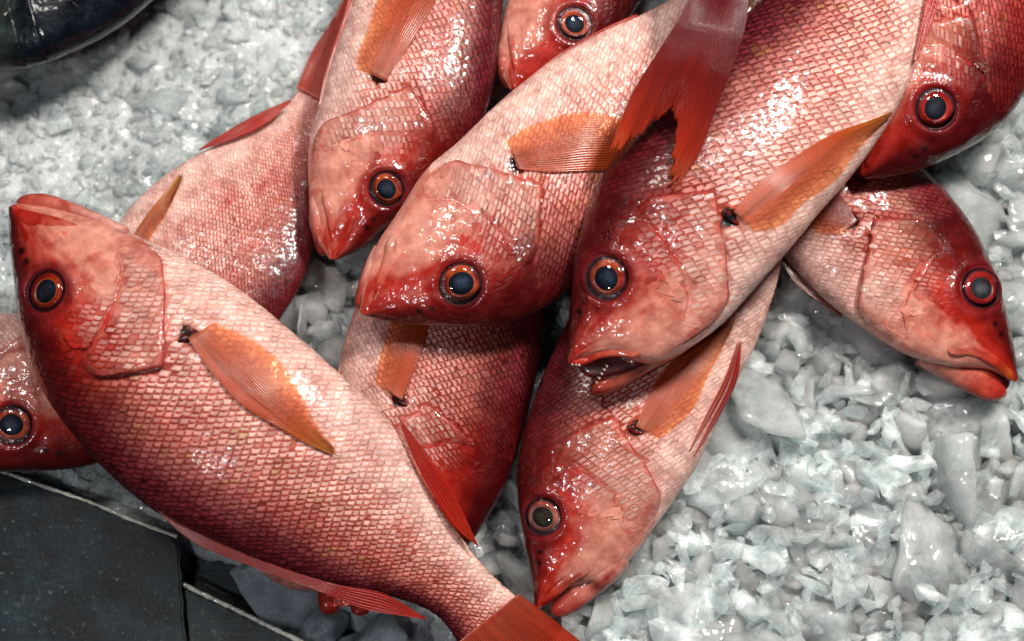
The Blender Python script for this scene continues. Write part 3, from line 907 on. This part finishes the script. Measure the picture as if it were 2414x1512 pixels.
# --- 5: head peeping at the top
F5 = Fish([((1223, 209), (1203, 211)), ((1290, 190), (1174, 165)), ((1370, 150), (1180, 75)), ((1440, 95), (1200, -10)), ((1500, 20), (1230, -100)), ((1545, -90), (1270, -200)), ((1570, -230), (1320, -320)), ((1590, -400), (1380, -460)),
           ((1610, -570), (1450, -610)), ((1640, -740), (1530, -760)), ((1660, -880), (1590, -890)), ((1670, -1000), (1620, -1000))],
          [(0, .055), (.5, .05), (1, .04)], eye=(1356, 50), er=41, seed=55, red=.35, dark=.05)
make_fish('red-faced snapper at the top edge, closed mouth pressed against the belly beside it', F5,
          jaw=[((1206, 209), (1188, 207)), ((1204, 150), (1173, 165)), ((1196, 100), (1175, 100)), ((1192, 55), (1182, 45))],
          maxilla=[((1226, 207), (1211, 207)), ((1226, 150), (1206, 152)), ((1218, 95), (1198, 98)), ((1210, 45), (1195, 50))])

# --- 6: centre
F6 = Fish([((868, 746), (848, 735)), ((920, 760), (855, 655)), ((1000, 768), (888, 577)), ((1090, 770), (935, 505)), ((1190, 765), (1000, 405)), ((1290, 722), (1085, 330)), ((1380, 640), (1180, 238)), ((1460, 550), (1290, 152)), ((1540, 455), (1400, 85)), ((1630, 340), (1510, 35)),
           ((1710, 220), (1620, -20)), ((1790, 100), (1720, -70)), ((1850, -10), (1790, -110)), ((1900, -80), (1860, -150))],
          [(0, .086), (.4, .084), (1, .075)], roll=-.12, O=(1276, 437), P=(1220, 385), eye=(1090, 664), er=50, seed=65)
make_fish('snapper in the middle with closed mouth and pale belly, orange fin spread', F6, pthin=0,
          jaw=[((850, 734), (834, 716)), ((870, 690), (844, 672)), ((890, 640), (859, 628)), ((908, 590), (884, 575))],
          maxilla=[((874, 744), (861, 733)), ((896, 705), (878, 690)), ((918, 655), (893, 640)), ((942, 610), (906, 600)), ((962, 572), (920, 557)), ((956, 556), (932, 551))],
          pect=([(1195, 338), (1230, 312), (1293, 287), (1357, 270), (1430, 275), (1500, 300)], [(1222, 402), (1293, 408), (1378, 405), (1441, 400), (1500, 380), (1520, 340)], [lin(220, 100, 66), lin(216, 96, 52), lin(206, 84, 34), lin(200, 100, 40)]),
          fins=[dict(name='pelvic_fin', e1=[(1140, 285), (1228, 205), (1318, 132), (1420, 74), (1500, 38)], e2=[(1160, 285), (1250, 218), (1345, 150), (1435, 95), (1502, 48)], cols=PALEFIN, rays=3, on_body=False, hh=[.088, .088, .088])])

# --- 7: open mouth
F7 = Fish([((1336, 848), (1346, 858)), ((1338, 790), (1402, 842)), ((1344, 725), (1462, 842)), ((1350, 660), (1530, 858)), ((1358, 590), (1610, 828)), ((1378, 515), (1692, 772)), ((1410, 435), (1770, 690)), ((1460, 360), (1850, 600)), ((1530, 280), (1925, 510)), ((1610, 190), (1995, 430)),
           ((1690, 100), (2060, 345)), ((1775, 20), (2118, 250)), ((1850, -50), (2165, 140)), ((1930, -130), (2210, 10)), ((2010, -200), (2245, -100)), ((2090, -260), (2270, -190)), ((2170, -330), (2300, -280)), ((2230, -400), (2340, -350))],
          [(0, .098), (.35, .108), (.7, .10), (1, .085)], roll=.04, O=(1684, 450), P=(1722, 512), eye=(1437, 650), er=52, seed=75, dark=.10, net=.55)
make_fish('snapper with wide open mouth showing teeth, the topmost whole fish of the pile', F7,
          teeth=[(1349, 858, 1352, 869, .004), (1358, 859, 1361, 868, .004), (1366, 860, 1370, 868, .004), (1426, 872, 1418, 868, .004), (1420, 882, 1411, 878, .003), (1414, 892, 1405, 888, .002), (1432, 864, 1425, 859, .004), (1408, 902, 1400, 899, .001)],
          mouth=[((1350, 850), (1380, 890)), ((1400, 835), (1420, 890)), ((1450, 825), (1470, 880)), ((1510, 830), (1530, 860))],
          jaw=[((1388, 922), (1402, 937)), ((1412, 882), (1462, 915)), ((1450, 850), (1535, 874)), ((1500, 840), (1610, 832)), ((1560, 800), (1660, 790))], jo=[-.014, -.012, -.010, -.010, -.012], jc=[lin(190, 70, 52), lin(214, 112, 88), lin(224, 146, 124), lin(230, 168, 152)],
          maxilla=[((1336, 838), (1340, 862)), ((1368, 830), (1378, 860)), ((1410, 814), (1415, 846)), ((1450, 801), (1455, 841)), ((1490, 799), (1495, 843)), ((1517, 810), (1521, 834))], mc=[lin(206, 40, 26), lin(214, 66, 46), lin(222, 110, 84), lin(218, 120, 96)],
          pect=([(1726, 500), (1785, 433), (1860, 378), (1959, 318), (2059, 279), (2104, 256)], [(1775, 545), (1835, 528), (1885, 478), (1959, 423), (2020, 345), (2104, 256)]),
          fins=[dict(name='anal_fin', e1=[(2150, 152), (2165, 80), (2180, 0), (2200, -80)], e2=[(2164, 138), (2192, 65), (2214, 0), (2232, -80)], cols=REDFIN, rays=5, on_body=False, hh=[.112, .112, .112])])

# --- 8: only its tail hangs into view
F8 = Fish([((2330, -1120), (2310, -1130)), ((2360, -1010), (2210, -1080)), ((2340, -880), (2110, -1000)), ((2300, -740), (2010, -880)), ((2230, -600), (1910, -750)), ((2140, -460), (1820, -610)), ((2040, -330), (1740, -460)), ((1940, -220), (1690, -330)), ((1850, -120), (1660, -200)), ((1785, -40), (1642, -90)), ((1762, 20), (1634, 0)), ((1752, 75), (1600, 45))],
          [(0, .12), (.5, .155), (.85, .160), (1, .153)], thick=.8, seed=85, red=.5, dark=.35)
make_fish('snapper whose forked red tail hangs down over the two middle fish', F8, scales=True,
          fins=[dict(name='tail_fin', e1=[(1630, -10), (1602, 45), (1555, 120), (1490, 225), (1426, 390)], e2=[(1764, -10), (1757, 60), (1735, 140), (1690, 250), (1645, 370), (1572, 475)],
                     cols=[lin(112, 24, 32), lin(120, 26, 32), lin(150, 34, 28), lin(190, 52, 26), lin(204, 84, 32)], rays=44, on_body=False, hh=[.163, .160, .154, .146, .140, .136], ragged=.13, bulge=.006, amp=.0005,
                     endprof=[1, .98, .92, .84, .76, .70, .66, .68, .76, .86, .95, .99, 1])])

# --- 9: dark head at the right edge
F9 = Fish([((2042, 422), (2024, 402)), ((2110, 415), (2012, 330)), ((2200, 388), (2022, 240)), ((2290, 345), (2050, 140)), ((2365, 290), (2090, 30)), ((2430, 190), (2130, -80)), ((2475, 60), (2175, -190)), ((2505, -90), (2230, -310)), ((2530, -250), (2300, -430)), ((2545, -420), (2380, -550)), ((2555, -590), (2470, -670)), ((2565, -740), (2510, -780))],
          [(0, .072), (.4, .078), (1, .05)], roll=-.10, thick=1.1, eye=(2208, 250), er=47, seed=95, red=.8, dark=.3, iris=((150, 20, 18), (190, 40, 30), (206, 60, 44)))
make_fish('dark crimson snapper at the upper right, blue-rimmed eye, back against the ice', F9,
          jaw=[((2046, 418), (2026, 414)), ((2040, 380), (2014, 372)), ((2044, 330), (2018, 320))], jc=[lin(150, 24, 24), lin(170, 44, 40)],
          maxilla=[((2062, 422), (2040, 420)), ((2058, 385), (2036, 384)), ((2064, 335), (2040, 332))], mc=[lin(140, 18, 18), lin(150, 26, 24)])

# --- 10: right fish, head towards the corner
F10 = Fish([((2401, 892), (2390, 902)), ((2392, 830), (2330, 872)), ((2378, 754), (2240, 866)), ((2350, 655), (2135, 836)), ((2302, 548), (2030, 773)), ((2232, 452), (1935, 700)), ((2150, 370), (1850, 610)), ((2060, 290), (1770, 520)), ((1960, 220), (1690, 430)), ((1860, 160), (1620, 350)), ((1770, 110), (1560, 280)), ((1680, 70), (1510, 200)), ((1610, 40), (1470, 130))],
           [(0, .036), (.4, .036), (1, .03)], roll=.06, thick=1.0, O=(2058, 520), P=(2012, 527), eye=(2309, 678), er=50, seed=105, net=.5, red=.32, iris=((128, 18, 18), (172, 40, 34), (160, 30, 28)), pup=((40, 50, 58), (96, 104, 106)))
make_fish('snapper pointing to the right edge, lips parted, chin resting on chunky ice', F10,
          mouth=[((2385, 890), (2375, 925)), ((2355, 870), (2340, 900)), ((2320, 850), (2305, 870)), ((2290, 840), (2280, 850))],
          jaw=[((2378, 920), (2366, 945)), ((2352, 884), (2325, 943)), ((2312, 853), (2268, 917)), ((2262, 838), (2200, 880)), ((2215, 825), (2150, 850))], jo=[-.008, -.006, -.008, -.014], jc=[lin(206, 44, 32), lin(216, 90, 70), lin(232, 156, 136), lin(244, 174, 158)],
          maxilla=[((2402, 880), (2386, 906)), ((2380, 858), (2362, 882)), ((2345, 833), (2325, 855)), ((2300, 810), (2285, 839)), ((2255, 793), (2245, 837)), ((2232, 795), (2226, 825))], mc=[lin(214, 110, 40), lin(208, 56, 40), lin(220, 110, 90), lin(224, 130, 112)],
          pect=([(2020, 525), (1990, 478), (1950, 420), (1900, 350)], [(1990, 552), (1940, 550), (1890, 520), (1840, 450)], [lin(150, 30, 26), lin(180, 44, 30), lin(196, 60, 30)]),
          fins=[dict(name='pelvic_fin', e1=[(1980, 752), (1930, 715), (1870, 668), (1838, 612)], e2=[(1985, 738), (1935, 700), (1880, 650), (1842, 605)], cols=[lin(150, 70, 60), lin(150, 90, 80)], rays=3, on_body=False, hh=[.034, .034])])

# --- 11: under the centre fish
F11 = Fish([((1052, 1346), (1030, 1350)), ((1102, 1290), (960, 1290)), ((1150, 1220), (900, 1210)), ((1195, 1135), (845, 1110)), ((1228, 1040), (810, 1000)), ((1255, 930), (797, 900)), ((1275, 830), (808, 815)), ((1290, 740), (840, 730)), ((1300, 640), (890, 640)), ((1310, 540), (950, 560)), ((1320, 440), (1030, 470)), ((1330, 350), (1110, 380)), ((1340, 270), (1190, 290)), ((1350, 200), (1250, 210))],
           [(0, .026), (.4, .034), (1, .03)], roll=-.10, O=(1010, 950), P=(942, 945), seed=115, net=.6, red=.18, dark=.06, thick=1.05)
make_fish('snapper wedged below the middle fish, bloody gill cover and dark head half covered', F11, pthin=0,
          pect=([(888, 905), (897, 850), (912, 800), (930, 750), (950, 680)], [(948, 945), (977, 877), (997, 817), (1009, 773), (1025, 690)]),
          fins=[dict(name='pelvic_fin', e1=[(794, 895), (812, 815), (838, 733), (860, 680)], e2=[(808, 885), (830, 815), (852, 740), (872, 690)], cols=PALEFIN, rays=3, on_body=False, hh=[.045, .045])])

# --- 12: bottom centre
F12 = Fish([((1260, 1432), (1272, 1436)), ((1252, 1365), (1340, 1385)), ((1238, 1290), (1425, 1368)), ((1225, 1210), (1490, 1315)), ((1219, 1130), (1545, 1240)), ((1228, 1050), (1600, 1165)), ((1250, 970), (1650, 1085)), ((1278, 890), (1690, 1000)), ((1312, 810), (1735, 905)), ((1355, 730), (1780, 815)), ((1400, 650), (1812, 730)), ((1450, 570), (1840, 630)), ((1510, 490), (1845, 540)), ((1570, 420), (1840, 450)), ((1640, 340), (1840, 370)), ((1710, 270), (1840, 300))],
           [(0, .036), (.4, .042), (1, .035)], roll=-.03, O=(1447, 985), P=(1496, 1013), eye=(1283, 1215), er=45, seed=125, red=.12, iris=((176, 84, 70), (196, 120, 100), (190, 140, 120)), pup=((56, 62, 54), (104, 112, 92)))
make_fish('snapper with clouded grey-green eye, head pointing down at the bottom middle', F12, eye_squash=1.0,
          jaw=[((1290, 1428), (1305, 1462)), ((1318, 1392), (1350, 1446)), ((1350, 1358), (1398, 1414)), ((1400, 1325), (1445, 1376)), ((1460, 1270), (1490, 1330))],
          maxilla=[((1256, 1424), (1276, 1436)), ((1290, 1378), (1318, 1404)), ((1330, 1346), (1352, 1375)), ((1370, 1325), (1388, 1352)), ((1390, 1316), (1400, 1336))],
          pect=([(1498, 1008), (1525, 943), (1557, 885), (1605, 836), (1685, 783), (1728, 751)], [(1551, 1034), (1594, 1002), (1632, 960), (1664, 890), (1701, 820), (1733, 751)]),
          fins=[dict(name='pelvic_fin', e1=[(1622, 1062), (1654, 990), (1698, 903), (1736, 806)], e2=[(1624, 1064), (1668, 990), (1712, 900), (1737, 805)], cols=PALEFIN, rays=2, on_body=True, off=(.001, .003)),
                dict(name='pelvic_fin', e1=[(1632, 1074), (1670, 992), (1714, 900), (1737, 808)], e2=[(1634, 1076), (1684, 990), (1730, 885), (1739, 806)], cols=[lin(226, 150, 150), lin(210, 60, 60), lin(204, 40, 34)], rays=2, on_body=True, off=(.001, .004))])

# --- 13: only its lips show under the front fish
F13 = Fish([((850, 1430), (780, 1430)), ((850, 1390), (760, 1400)), ((830, 1330), (690, 1390)), ((780, 1240), (600, 1340)), ((720, 1160), (530, 1270)), ((650, 1080), (480, 1190)), ((580, 1020), (450, 1100)), ((510, 980), (420, 1030))],
           [(0, .050), (1, .03)], seed=135, thick=.7, red=.2)
make_fish('snapper hidden beneath the front fish, two blunt red lips poking out over ice cubes', F13, scales=False,
          jaw=[((797, 1449), (758, 1450)), ((800, 1425), (751, 1428)), ((803, 1385), (750, 1395)), ((806, 1330), (745, 1340))], jo=[-.004], jc=[lin(196, 60, 40), lin(206, 70, 50), lin(200, 60, 44)],
          maxilla=[((868, 1452), (832, 1452)), ((874, 1430), (826, 1432)), ((878, 1395), (824, 1400)), ((880, 1340), (820, 1345))], mo=[-.004], mc=[lin(190, 40, 26), lin(190, 36, 26), lin(150, 26, 22)])

# --- dark fish in the corner
FD = Fish([((-330, 60), (-330, 30)), ((-240, 120), (-250, -100)), ((-140, 156), (-170, -190)), ((-40, 166), (-90, -250)), ((60, 164), (0, -290)), ((180, 120), (90, -320)), ((285, 62), (190, -350)), ((370, -8), (290, -380)), ((480, -110), (410, -410)), ((600, -230), (540, -450)), ((700, -350), (660, -490)), ((760, -430), (730, -520))],
          [(0, .05), (1, .05)], thick=1.3, seed=145)


def dark_pig(x, t, pp=None):
    n = fbm(x * 9, t * 3, 5) - .5
    px = FD.px(x, t)
    c = mix(lin(58, 72, 66), lin(12, 24, 36), sst(15, 75, px[..., 0] + px[..., 1] * .18 + n * 50))
    return mix(c, lin(6, 10, 16), sst(.1, .5, fbm(x * 20, t * 9, 8)) * .5)


FD.pig = dark_pig
FD.Pp = np.array([-900., -900.])
c0 = W(np.array([60., -60.]), .0)
dk = empty('dark_fish', c0); tag(dk, 'dark blue-black fish in the upper left corner on the ice', 'fish')
FD.build_body(dk, M_DARK)
for xr, nm in ((95, 'gill_cover'), (48, 'cheek_plate')):
    tt = np.linspace(-.2, .93, 40); rr = np.linspace(0, 1, 12)
    T, R = np.meshgrid(tt, rr, indexing='ij')
    qx = xr + 22 * T ** 2 - 24
    base = np.stack([qx - R * 50, np.zeros_like(qx)], -1)
    xx = np.array([FD.inv(np.stack([np.full(3, a), np.array([-60, 0, 60])], 1))[1, 0] for a in qx[:, 0]])
    X = xx[:, None] - R * .05
    V = FD.surf(X, np.arcsin(np.clip(T, -.99, .99)), .0022 * (1 - R) - .0003)
    lip = FD.surf(X[:, :1] - .001, np.arcsin(np.clip(T[:, :1], -.99, .99)), np.full((40, 1), -.001))
    V = np.concatenate([lip, V], 1)
    XX = np.concatenate([X[:, :1], X], 1); TT = np.concatenate([T[:, :1], T], 1)
    C = dark_pig(XX, TT) * 1.1
    mesh_obj(nm, V, grid_faces(40, 13), M_DARK, dk, {'Col': C.reshape(-1, 3)})

# ------------------------------------------------------------------ ice
gx = np.linspace(-420, 2850, 330); gy = np.linspace(-420, 1800, 230)
PX, PY = np.meshgrid(gx, gy, indexing='ij')


def bed_h(px, py):
    n = fbm(px / 60, py / 60, 201, 5) - .5; n2 = fbm(px / 260, py / 260, 207, 3) - .5
    h = .016 * n + .012 * n2
    # it falls away beneath the panel in the lower left
    drop = sst(0, 90, (py - 1120) - (px - 0) * .36 + 0 * px) * sst(1150, 900, px)
    return h - .006 - .045 * drop


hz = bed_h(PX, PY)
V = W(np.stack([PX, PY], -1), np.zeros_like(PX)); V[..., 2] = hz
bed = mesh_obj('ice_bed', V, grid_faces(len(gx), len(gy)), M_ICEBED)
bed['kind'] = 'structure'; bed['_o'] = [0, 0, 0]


CHS = .03


def chunk_mesh(name, seed, sub, flat, mat, planes=15, soft=20., rough=.09):
    rg = np.random.default_rng(seed)
    bm = bmesh.new(); bmesh.ops.create_icosphere(bm, subdivisions=sub, radius=1)
    nrm = rg.normal(0, 1, (planes, 3)); nrm /= np.linalg.norm(nrm, axis=1)[:, None]
    dd = rg.uniform(.55, 1.0, planes)
    for v in bm.verts:
        d = np.array(v.co); d /= np.linalg.norm(d)
        k = (nrm @ d) / dd
        r = 1 / (np.sum(np.clip(k, 0, None) ** soft) ** (1 / soft) + 1e-6)
        r = min(r, 1.7)
        r *= 1 + rough * (float(fbm(d[0] * 3.2 + 5, d[1] * 3.2 + d[2] * 2.3, seed, 4)) - .5) * 2
        v.co = Vector(d * r) * .5 * CHS
        v.co.z *= flat
    me = bpy.data.meshes.new(name); bm.to_mesh(me); bm.free()
    me.polygons.foreach_set('use_smooth', np.ones(len(me.polygons), bool))
    me.materials.append(mat)
    return me


CH = [chunk_mesh('ice_chunk', 300 + i, 4, random.uniform(.40, .70), (M_ICE, M_ICE2)[i % 2], random.choice((12, 13, 14)), 46., .10) for i in range(14)]
polys = []
for f_ in (F1, F2, F3, F4, F5, F6, F7, F9, F10, F11, F12, FD):
    xs_ = np.linspace(0, 1, 60)
    polys.append(np.concatenate([f_.D(xs_), f_.V(xs_[::-1])]))


def inside(p, poly):
    x, y = p; r = False; n = len(poly)
    x1, y1 = poly[:, 0], poly[:, 1]; x2, y2 = np.roll(x1, 1), np.roll(y1, 1)
    c = ((y1 > y) != (y2 > y)) & (x < (x2 - x1) * (y - y1) / (y2 - y1 + 1e-9) + x1)
    return c.sum() % 2 == 1


placed = []


def try_chunk(px, py, size, mind, zoff=0., rnd=random):
    for q in placed:
        if (q[0] - px) ** 2 + (q[1] - py) ** 2 < (mind * (q[2] + size) * .5) ** 2: return False
    if any(inside((px, py), po) for po in polys): return False
    placed.append((px, py, size))
    o = bpy.data.objects.new('ice_chunk', rnd.choice(CH)); COL.objects.link(o)
    s = size * PXM * rnd.uniform(.95, 1.15)
    z = float(bed_h(np.array(px), np.array(py)))
    o.location = W(np.array([px, py]), z + s * .10 + zoff)
    o.rotation_euler = (rnd.gauss(0, .5), rnd.gauss(0, .5), rnd.uniform(0, 6.28))
    o.scale = [c_ * s / CHS for c_ in (rnd.uniform(.9, 1.3), rnd.uniform(.75, 1.05), rnd.uniform(.7, 1.1))]
    o.parent = bed
    return True


n = 0; rnd = random.Random(5)
for size, tries, md, zo in ((190, 170, .50, .0), (138, 700, .45, .003), (98, 1200, .44, .006), (64, 1500, .46, .010)):
    for _ in range(tries):
        if n >= 295: break
        u = rnd.random()
        if u < .74: px, py = rnd.uniform(1320, 2480), rnd.uniform(560, 1560)
        elif u < .86: px, py = rnd.uniform(2130, 2500), rnd.uniform(100, 760)
        else: px, py = rnd.uniform(640, 1250), rnd.uniform(520, 1560)
        if px < 1320 and py > 1250 and px < 1100: continue
        if (py - 1000) > (px) * .36 and px < 1100: continue
        if px < 1320 and size > 100: continue
        n += try_chunk(px, py, size * rnd.uniform(.8, 1.25), md, zo, rnd)
print('chunks', n)

# small broken bits between and over the chunks
bm0 = bmesh.new(); bmesh.ops.create_icosphere(bm0, subdivisions=1, radius=.5)
bv = np.array([v.co[:] for v in bm0.verts]); bf = np.array([[v.index for v in f.verts] for f in bm0.faces]); bm0.free()
VV = []; FF = []; k = 0
for i in range(13000):
    px, py = RNG.uniform(-250, 2650), RNG.uniform(-250, 1700)
    if (py - 1075) > px * .36 and px < 1150: continue
    s = RNG.lognormal(3.05, .5) * PXM * (1.7 if px > 1300 and py > 500 else 1.)
    z = float(bed_h(np.array(px), np.array(py)))
    c = W(np.array([px, py]), z + RNG.uniform(-.3, .18) * s)
    M = np.array(Matrix.Rotation(RNG.uniform(0, 6.28), 3, RNG.normal(0, 1, 3).tolist()))
    q = bv * (1 + RNG.uniform(-.5, .45, (len(bv), 1))) * np.array([RNG.uniform(.8, 1.7), RNG.uniform(.7, 1.1), RNG.uniform(.45, .8)]) * s
    VV.append(q @ M.T + c); FF.append(bf + k); k += len(bv)
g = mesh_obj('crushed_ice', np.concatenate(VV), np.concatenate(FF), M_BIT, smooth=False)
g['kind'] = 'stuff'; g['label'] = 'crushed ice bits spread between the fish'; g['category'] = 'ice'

VV = []; FF = []; k = 0
for i in range(3000):
    px, py = RNG.uniform(1300, 2600), RNG.uniform(120, 1680)
    if px < 2100 and py < 600: continue
    if any(inside((px, py), po) for po in polys): continue
    s = RNG.lognormal(3.8, .38) * PXM
    z = float(bed_h(np.array(px), np.array(py)))
    c = W(np.array([px, py]), z + RNG.uniform(.002, .021))
    M = np.array(Matrix.Rotation(RNG.uniform(0, 6.28), 3, RNG.normal(0, 1, 3).tolist()))
    q = bv * (1 + RNG.uniform(-.5, .45, (len(bv), 1))) * np.array([RNG.uniform(.9, 1.9), RNG.uniform(.6, 1.1), RNG.uniform(.3, .6)]) * s
    VV.append(q @ M.T + c); FF.append(bf + k); k += len(bv)
g2 = mesh_obj('ice_shards', np.concatenate(VV), np.concatenate(FF), M_ICE2, smooth=False)
g2['kind'] = 'stuff'; g2['label'] = 'jagged little ice shards strewn over the chunky ice'; g2['category'] = 'ice'

# ------------------------------------------------------------------ dark tray in the lower left
def slate_mat():
    m, nt = new_mat('worn_dark_slate')
    out = nd(nt, 'ShaderNodeOutputMaterial'); p = nd(nt, 'ShaderNodeBsdfPrincipled'); nt.links.new(p.outputs[0], out.inputs[0])
    n1 = obj_noise(nt, 28, 6, .65); n2 = obj_noise(nt, 260, 5, .7); n3 = obj_noise(nt, 14, 3)
    tcs = nd(nt, 'ShaderNodeTexCoord'); mps = nd(nt, 'ShaderNodeMapping'); mps.inputs['Rotation'].default_value = (0, 0, math.radians(22)); mps.inputs['Scale'].default_value = (30, 420, 60)
    nst = nd(nt, 'ShaderNodeTexNoise'); nst.inputs['Scale'].default_value = 1.; nst.inputs['Detail'].default_value = 5
    nt.links.new(tcs.outputs['Object'], mps.inputs[0]); nt.links.new(mps.outputs[0], nst.inputs['Vector'])
    c = mixrgb(nt, tuple(lin(3, 11, 17)) + (1,), tuple(lin(24, 48, 58)) + (1,), ramp(nt, n1.outputs['Fac'], .40, .66).outputs[0])
    c = mixrgb(nt, c, tuple(lin(58, 70, 56)) + (1,), mathn(nt, 'MULTIPLY', ramp(nt, n3.outputs['Fac'], .55, .72).outputs[0], ramp(nt, n2.outputs['Fac'], .45, .65).outputs[0]))
    c = mixrgb(nt, c, tuple(lin(100, 114, 116)) + (1,), ramp(nt, n2.outputs['Fac'], .60, .72).outputs[0])
    nt.links.new(c, p.inputs['Base Color'])
    p.inputs['Roughness'].default_value = .4; p.inputs['Coat Weight'].default_value = .35; p.inputs['Coat Roughness'].default_value = .2; p.inputs['Specular IOR Level'].default_value = .3
    c2 = mixrgb(nt, c, mixrgb(nt, c, (.78, .8, .82, 1), 1., 'MULTIPLY'), ramp(nt, nst.outputs['Fac'], .54, .7).outputs[0]); nt.links.new(c2, p.inputs['Base Color'])
    nt.links.new(bump(nt, mathn(nt, 'ADD', n2.outputs['Fac'], mathn(nt, 'MULTIPLY', nst.outputs['Fac'], .35)), .5, .0010), p.inputs['Normal'])
    return m


M_SLATE = slate_mat()
M_RIM = simple('worn_pale_edge', lin(232, 230, 218), .25, .8, (240, lin(120, 120, 110), .5, .7), (300, .8, .002))
M_FLOOR = simple('wet_dark_floor', lin(12, 18, 26), .3, .4, (60, lin(22, 32, 42), .4, .65), (120, .5, .002))


def slab(name, poly, z, th, mat, parent=None, jit=0.):
    pts = []
    for a, b in zip(poly, poly[1:] + poly[:1]):
        m = max(2, int(math.hypot(b[0] - a[0], b[1] - a[1]) / 28))
        for i in range(m):
            f = i / m; pts.append((a[0] + (b[0] - a[0]) * f + random.uniform(-jit, jit), a[1] + (b[1] - a[1]) * f + random.uniform(-jit, jit)))
    bm = bmesh.new()
    top = W(np.array(pts), np.full(len(pts), z))
    vs = [bm.verts.new(v) for v in top]
    f = bm.faces.new(vs)
    f.normal_update()
    if f.normal.z < 0: f.normal_flip()
    r = bmesh.ops.extrude_face_region(bm, geom=[f])
    lo = [v for v in r['geom'] if isinstance(v, bmesh.types.BMVert)]
    for v in lo: v.co.z -= th
    bmesh.ops.recalc_face_normals(bm, faces=bm.faces)
    bmesh.ops.bevel(bm, geom=[e for e in bm.edges if e.calc_face_angle(0) > .6], offset=.0012, segments=2, affect='EDGES')
    me = bpy.data.meshes.new(name); bm.to_mesh(me); bm.free(); me.materials.append(mat)
    o = bpy.data.objects.new(name, me); COL.objects.link(o)
    if parent is not None: o.parent = parent
    o['_o'] = [0, 0, 0]
    return o


def rim(parent, pts, z, w, hgt):
    sp = arc_spl(pts); n = 140; m = 8
    u = np.linspace(0, 1, n); th = np.linspace(0, 2 * math.pi, m, endpoint=False)
    p = W(sp(u), np.full(n, z)); d = np.gradient(p, axis=0); d /= np.linalg.norm(d, axis=1)[:, None]
    s = np.cross(d, [0, 0, 1.])
    wob = .75 + .5 * vnoise(u * 40, u * 0, 3)
    V = p[:, None] + s[:, None] * (np.cos(th) * w)[None, :, None] * wob[:, None, None] + np.array([0, 0, 1.]) * (np.sin(th) * hgt)[None, :, None] * wob[:, None, None]
    V += RNG.normal(0, w * .06, V.shape)
    return mesh_obj('rim', V.reshape(-1, 3), grid_faces(n, m, True), M_RIM, parent)


fl = slab('tray_floor', [(-400, 1080), (1150, 1300), (1350, 1800), (-400, 1800)], -.045, .01, M_FLOOR)
fl['kind'] = 'structure'
pa = slab('slate_panel', [(-260, 1012), (0, 1112), (210, 1186), (418, 1270), (424, 1330), (430, 1420), (440, 1560), (440, 1700), (-260, 1700)], .012, .012, M_SLATE, jit=2)
tag(pa, 'worn dark slate-blue panel with pale rim in the lower left corner', 'panel')
rim(pa, [(-260, 1010), (0, 1110), (100, 1146), (210, 1184), (320, 1230), (418, 1266)], .0132, .0012, .0011)
pb = slab('slate_panel', [(430, 1382), (520, 1425), (620, 1470), (720, 1520), (900, 1620), (900, 1700), (450, 1700), (446, 1500)], .006, .012, M_SLATE, jit=2)
tag(pb, 'narrow slate panel piece with pale rim, bottom edge beside the larger panel', 'panel')
rim(pb, [(428, 1376), (480, 1402), (560, 1440), (640, 1480), (720, 1518), (900, 1616)], .0072, .0015, .0013)
pc = slab('dark_plank', [(440, 1270), (500, 1300), (570, 1325), (590, 1400), (600, 1470), (520, 1440), (450, 1385)], -.012, .012, M_SLATE, jit=2)
tag(pc, 'small dark slate piece under the front fish, between panel and ice cubes', 'panel')

CL = [chunk_mesh('ice_cube', 500 + i, 3, .8, M_CLEAR, 9, 22., .03) for i in range(4)]
cubes = [(655, 1380, 150, -.008), (765, 1480, 105, -.004), (905, 1490, 95, -.004), (700, 1490, 75, -.010), (860, 1455, 70, -.02), (960, 1530, 100, -.01), (610, 1350, 90, -.028), (730, 1420, 60, -.024), (1010, 1490, 90, -.016), (820, 1530, 80, -.014), (1100, 1560, 110, -.01)]
CUBE_LABELS = ['largest clear ice cube, under the front fish beside the small slate piece', 'squarish clear ice cube below the two blunt red lips', 'clear ice cube below the pointed end of the long red back fin',
               'clear ice cube beside the pale rim of the narrow slate panel', 'clear ice cube between the blunt red lips and the back fin tip', 'clear ice cube at the bottom edge below the tail root of the front fish',
               'clear ice cube half behind the largest one, against the small slate piece', 'small clear ice cube left of the two blunt red lips', 'clear ice cube at the bottom edge under the thin tail end of the front fish',
               'clear ice cube at the bottom edge right of the pale slate rim', 'clear ice cube at the bottom edge below the orange tail fin']
for i, (px, py, s_, z) in enumerate(cubes):
    o = bpy.data.objects.new('ice_cube', CL[i % 4]); COL.objects.link(o)
    s = s_ * PXM * 1.25
    o.location = W(np.array([px, py]), z); o.scale = (s / CHS, s * .9 / CHS, s * .8 / CHS); o.rotation_euler = (random.gauss(0, .2), random.gauss(0, .2), random.uniform(0, 6))
    tag(o, CUBE_LABELS[i], 'ice cube', 'clear ice cubes in the dark gap')
for o in bpy.data.objects:
    if '_o' in o: del o['_o']
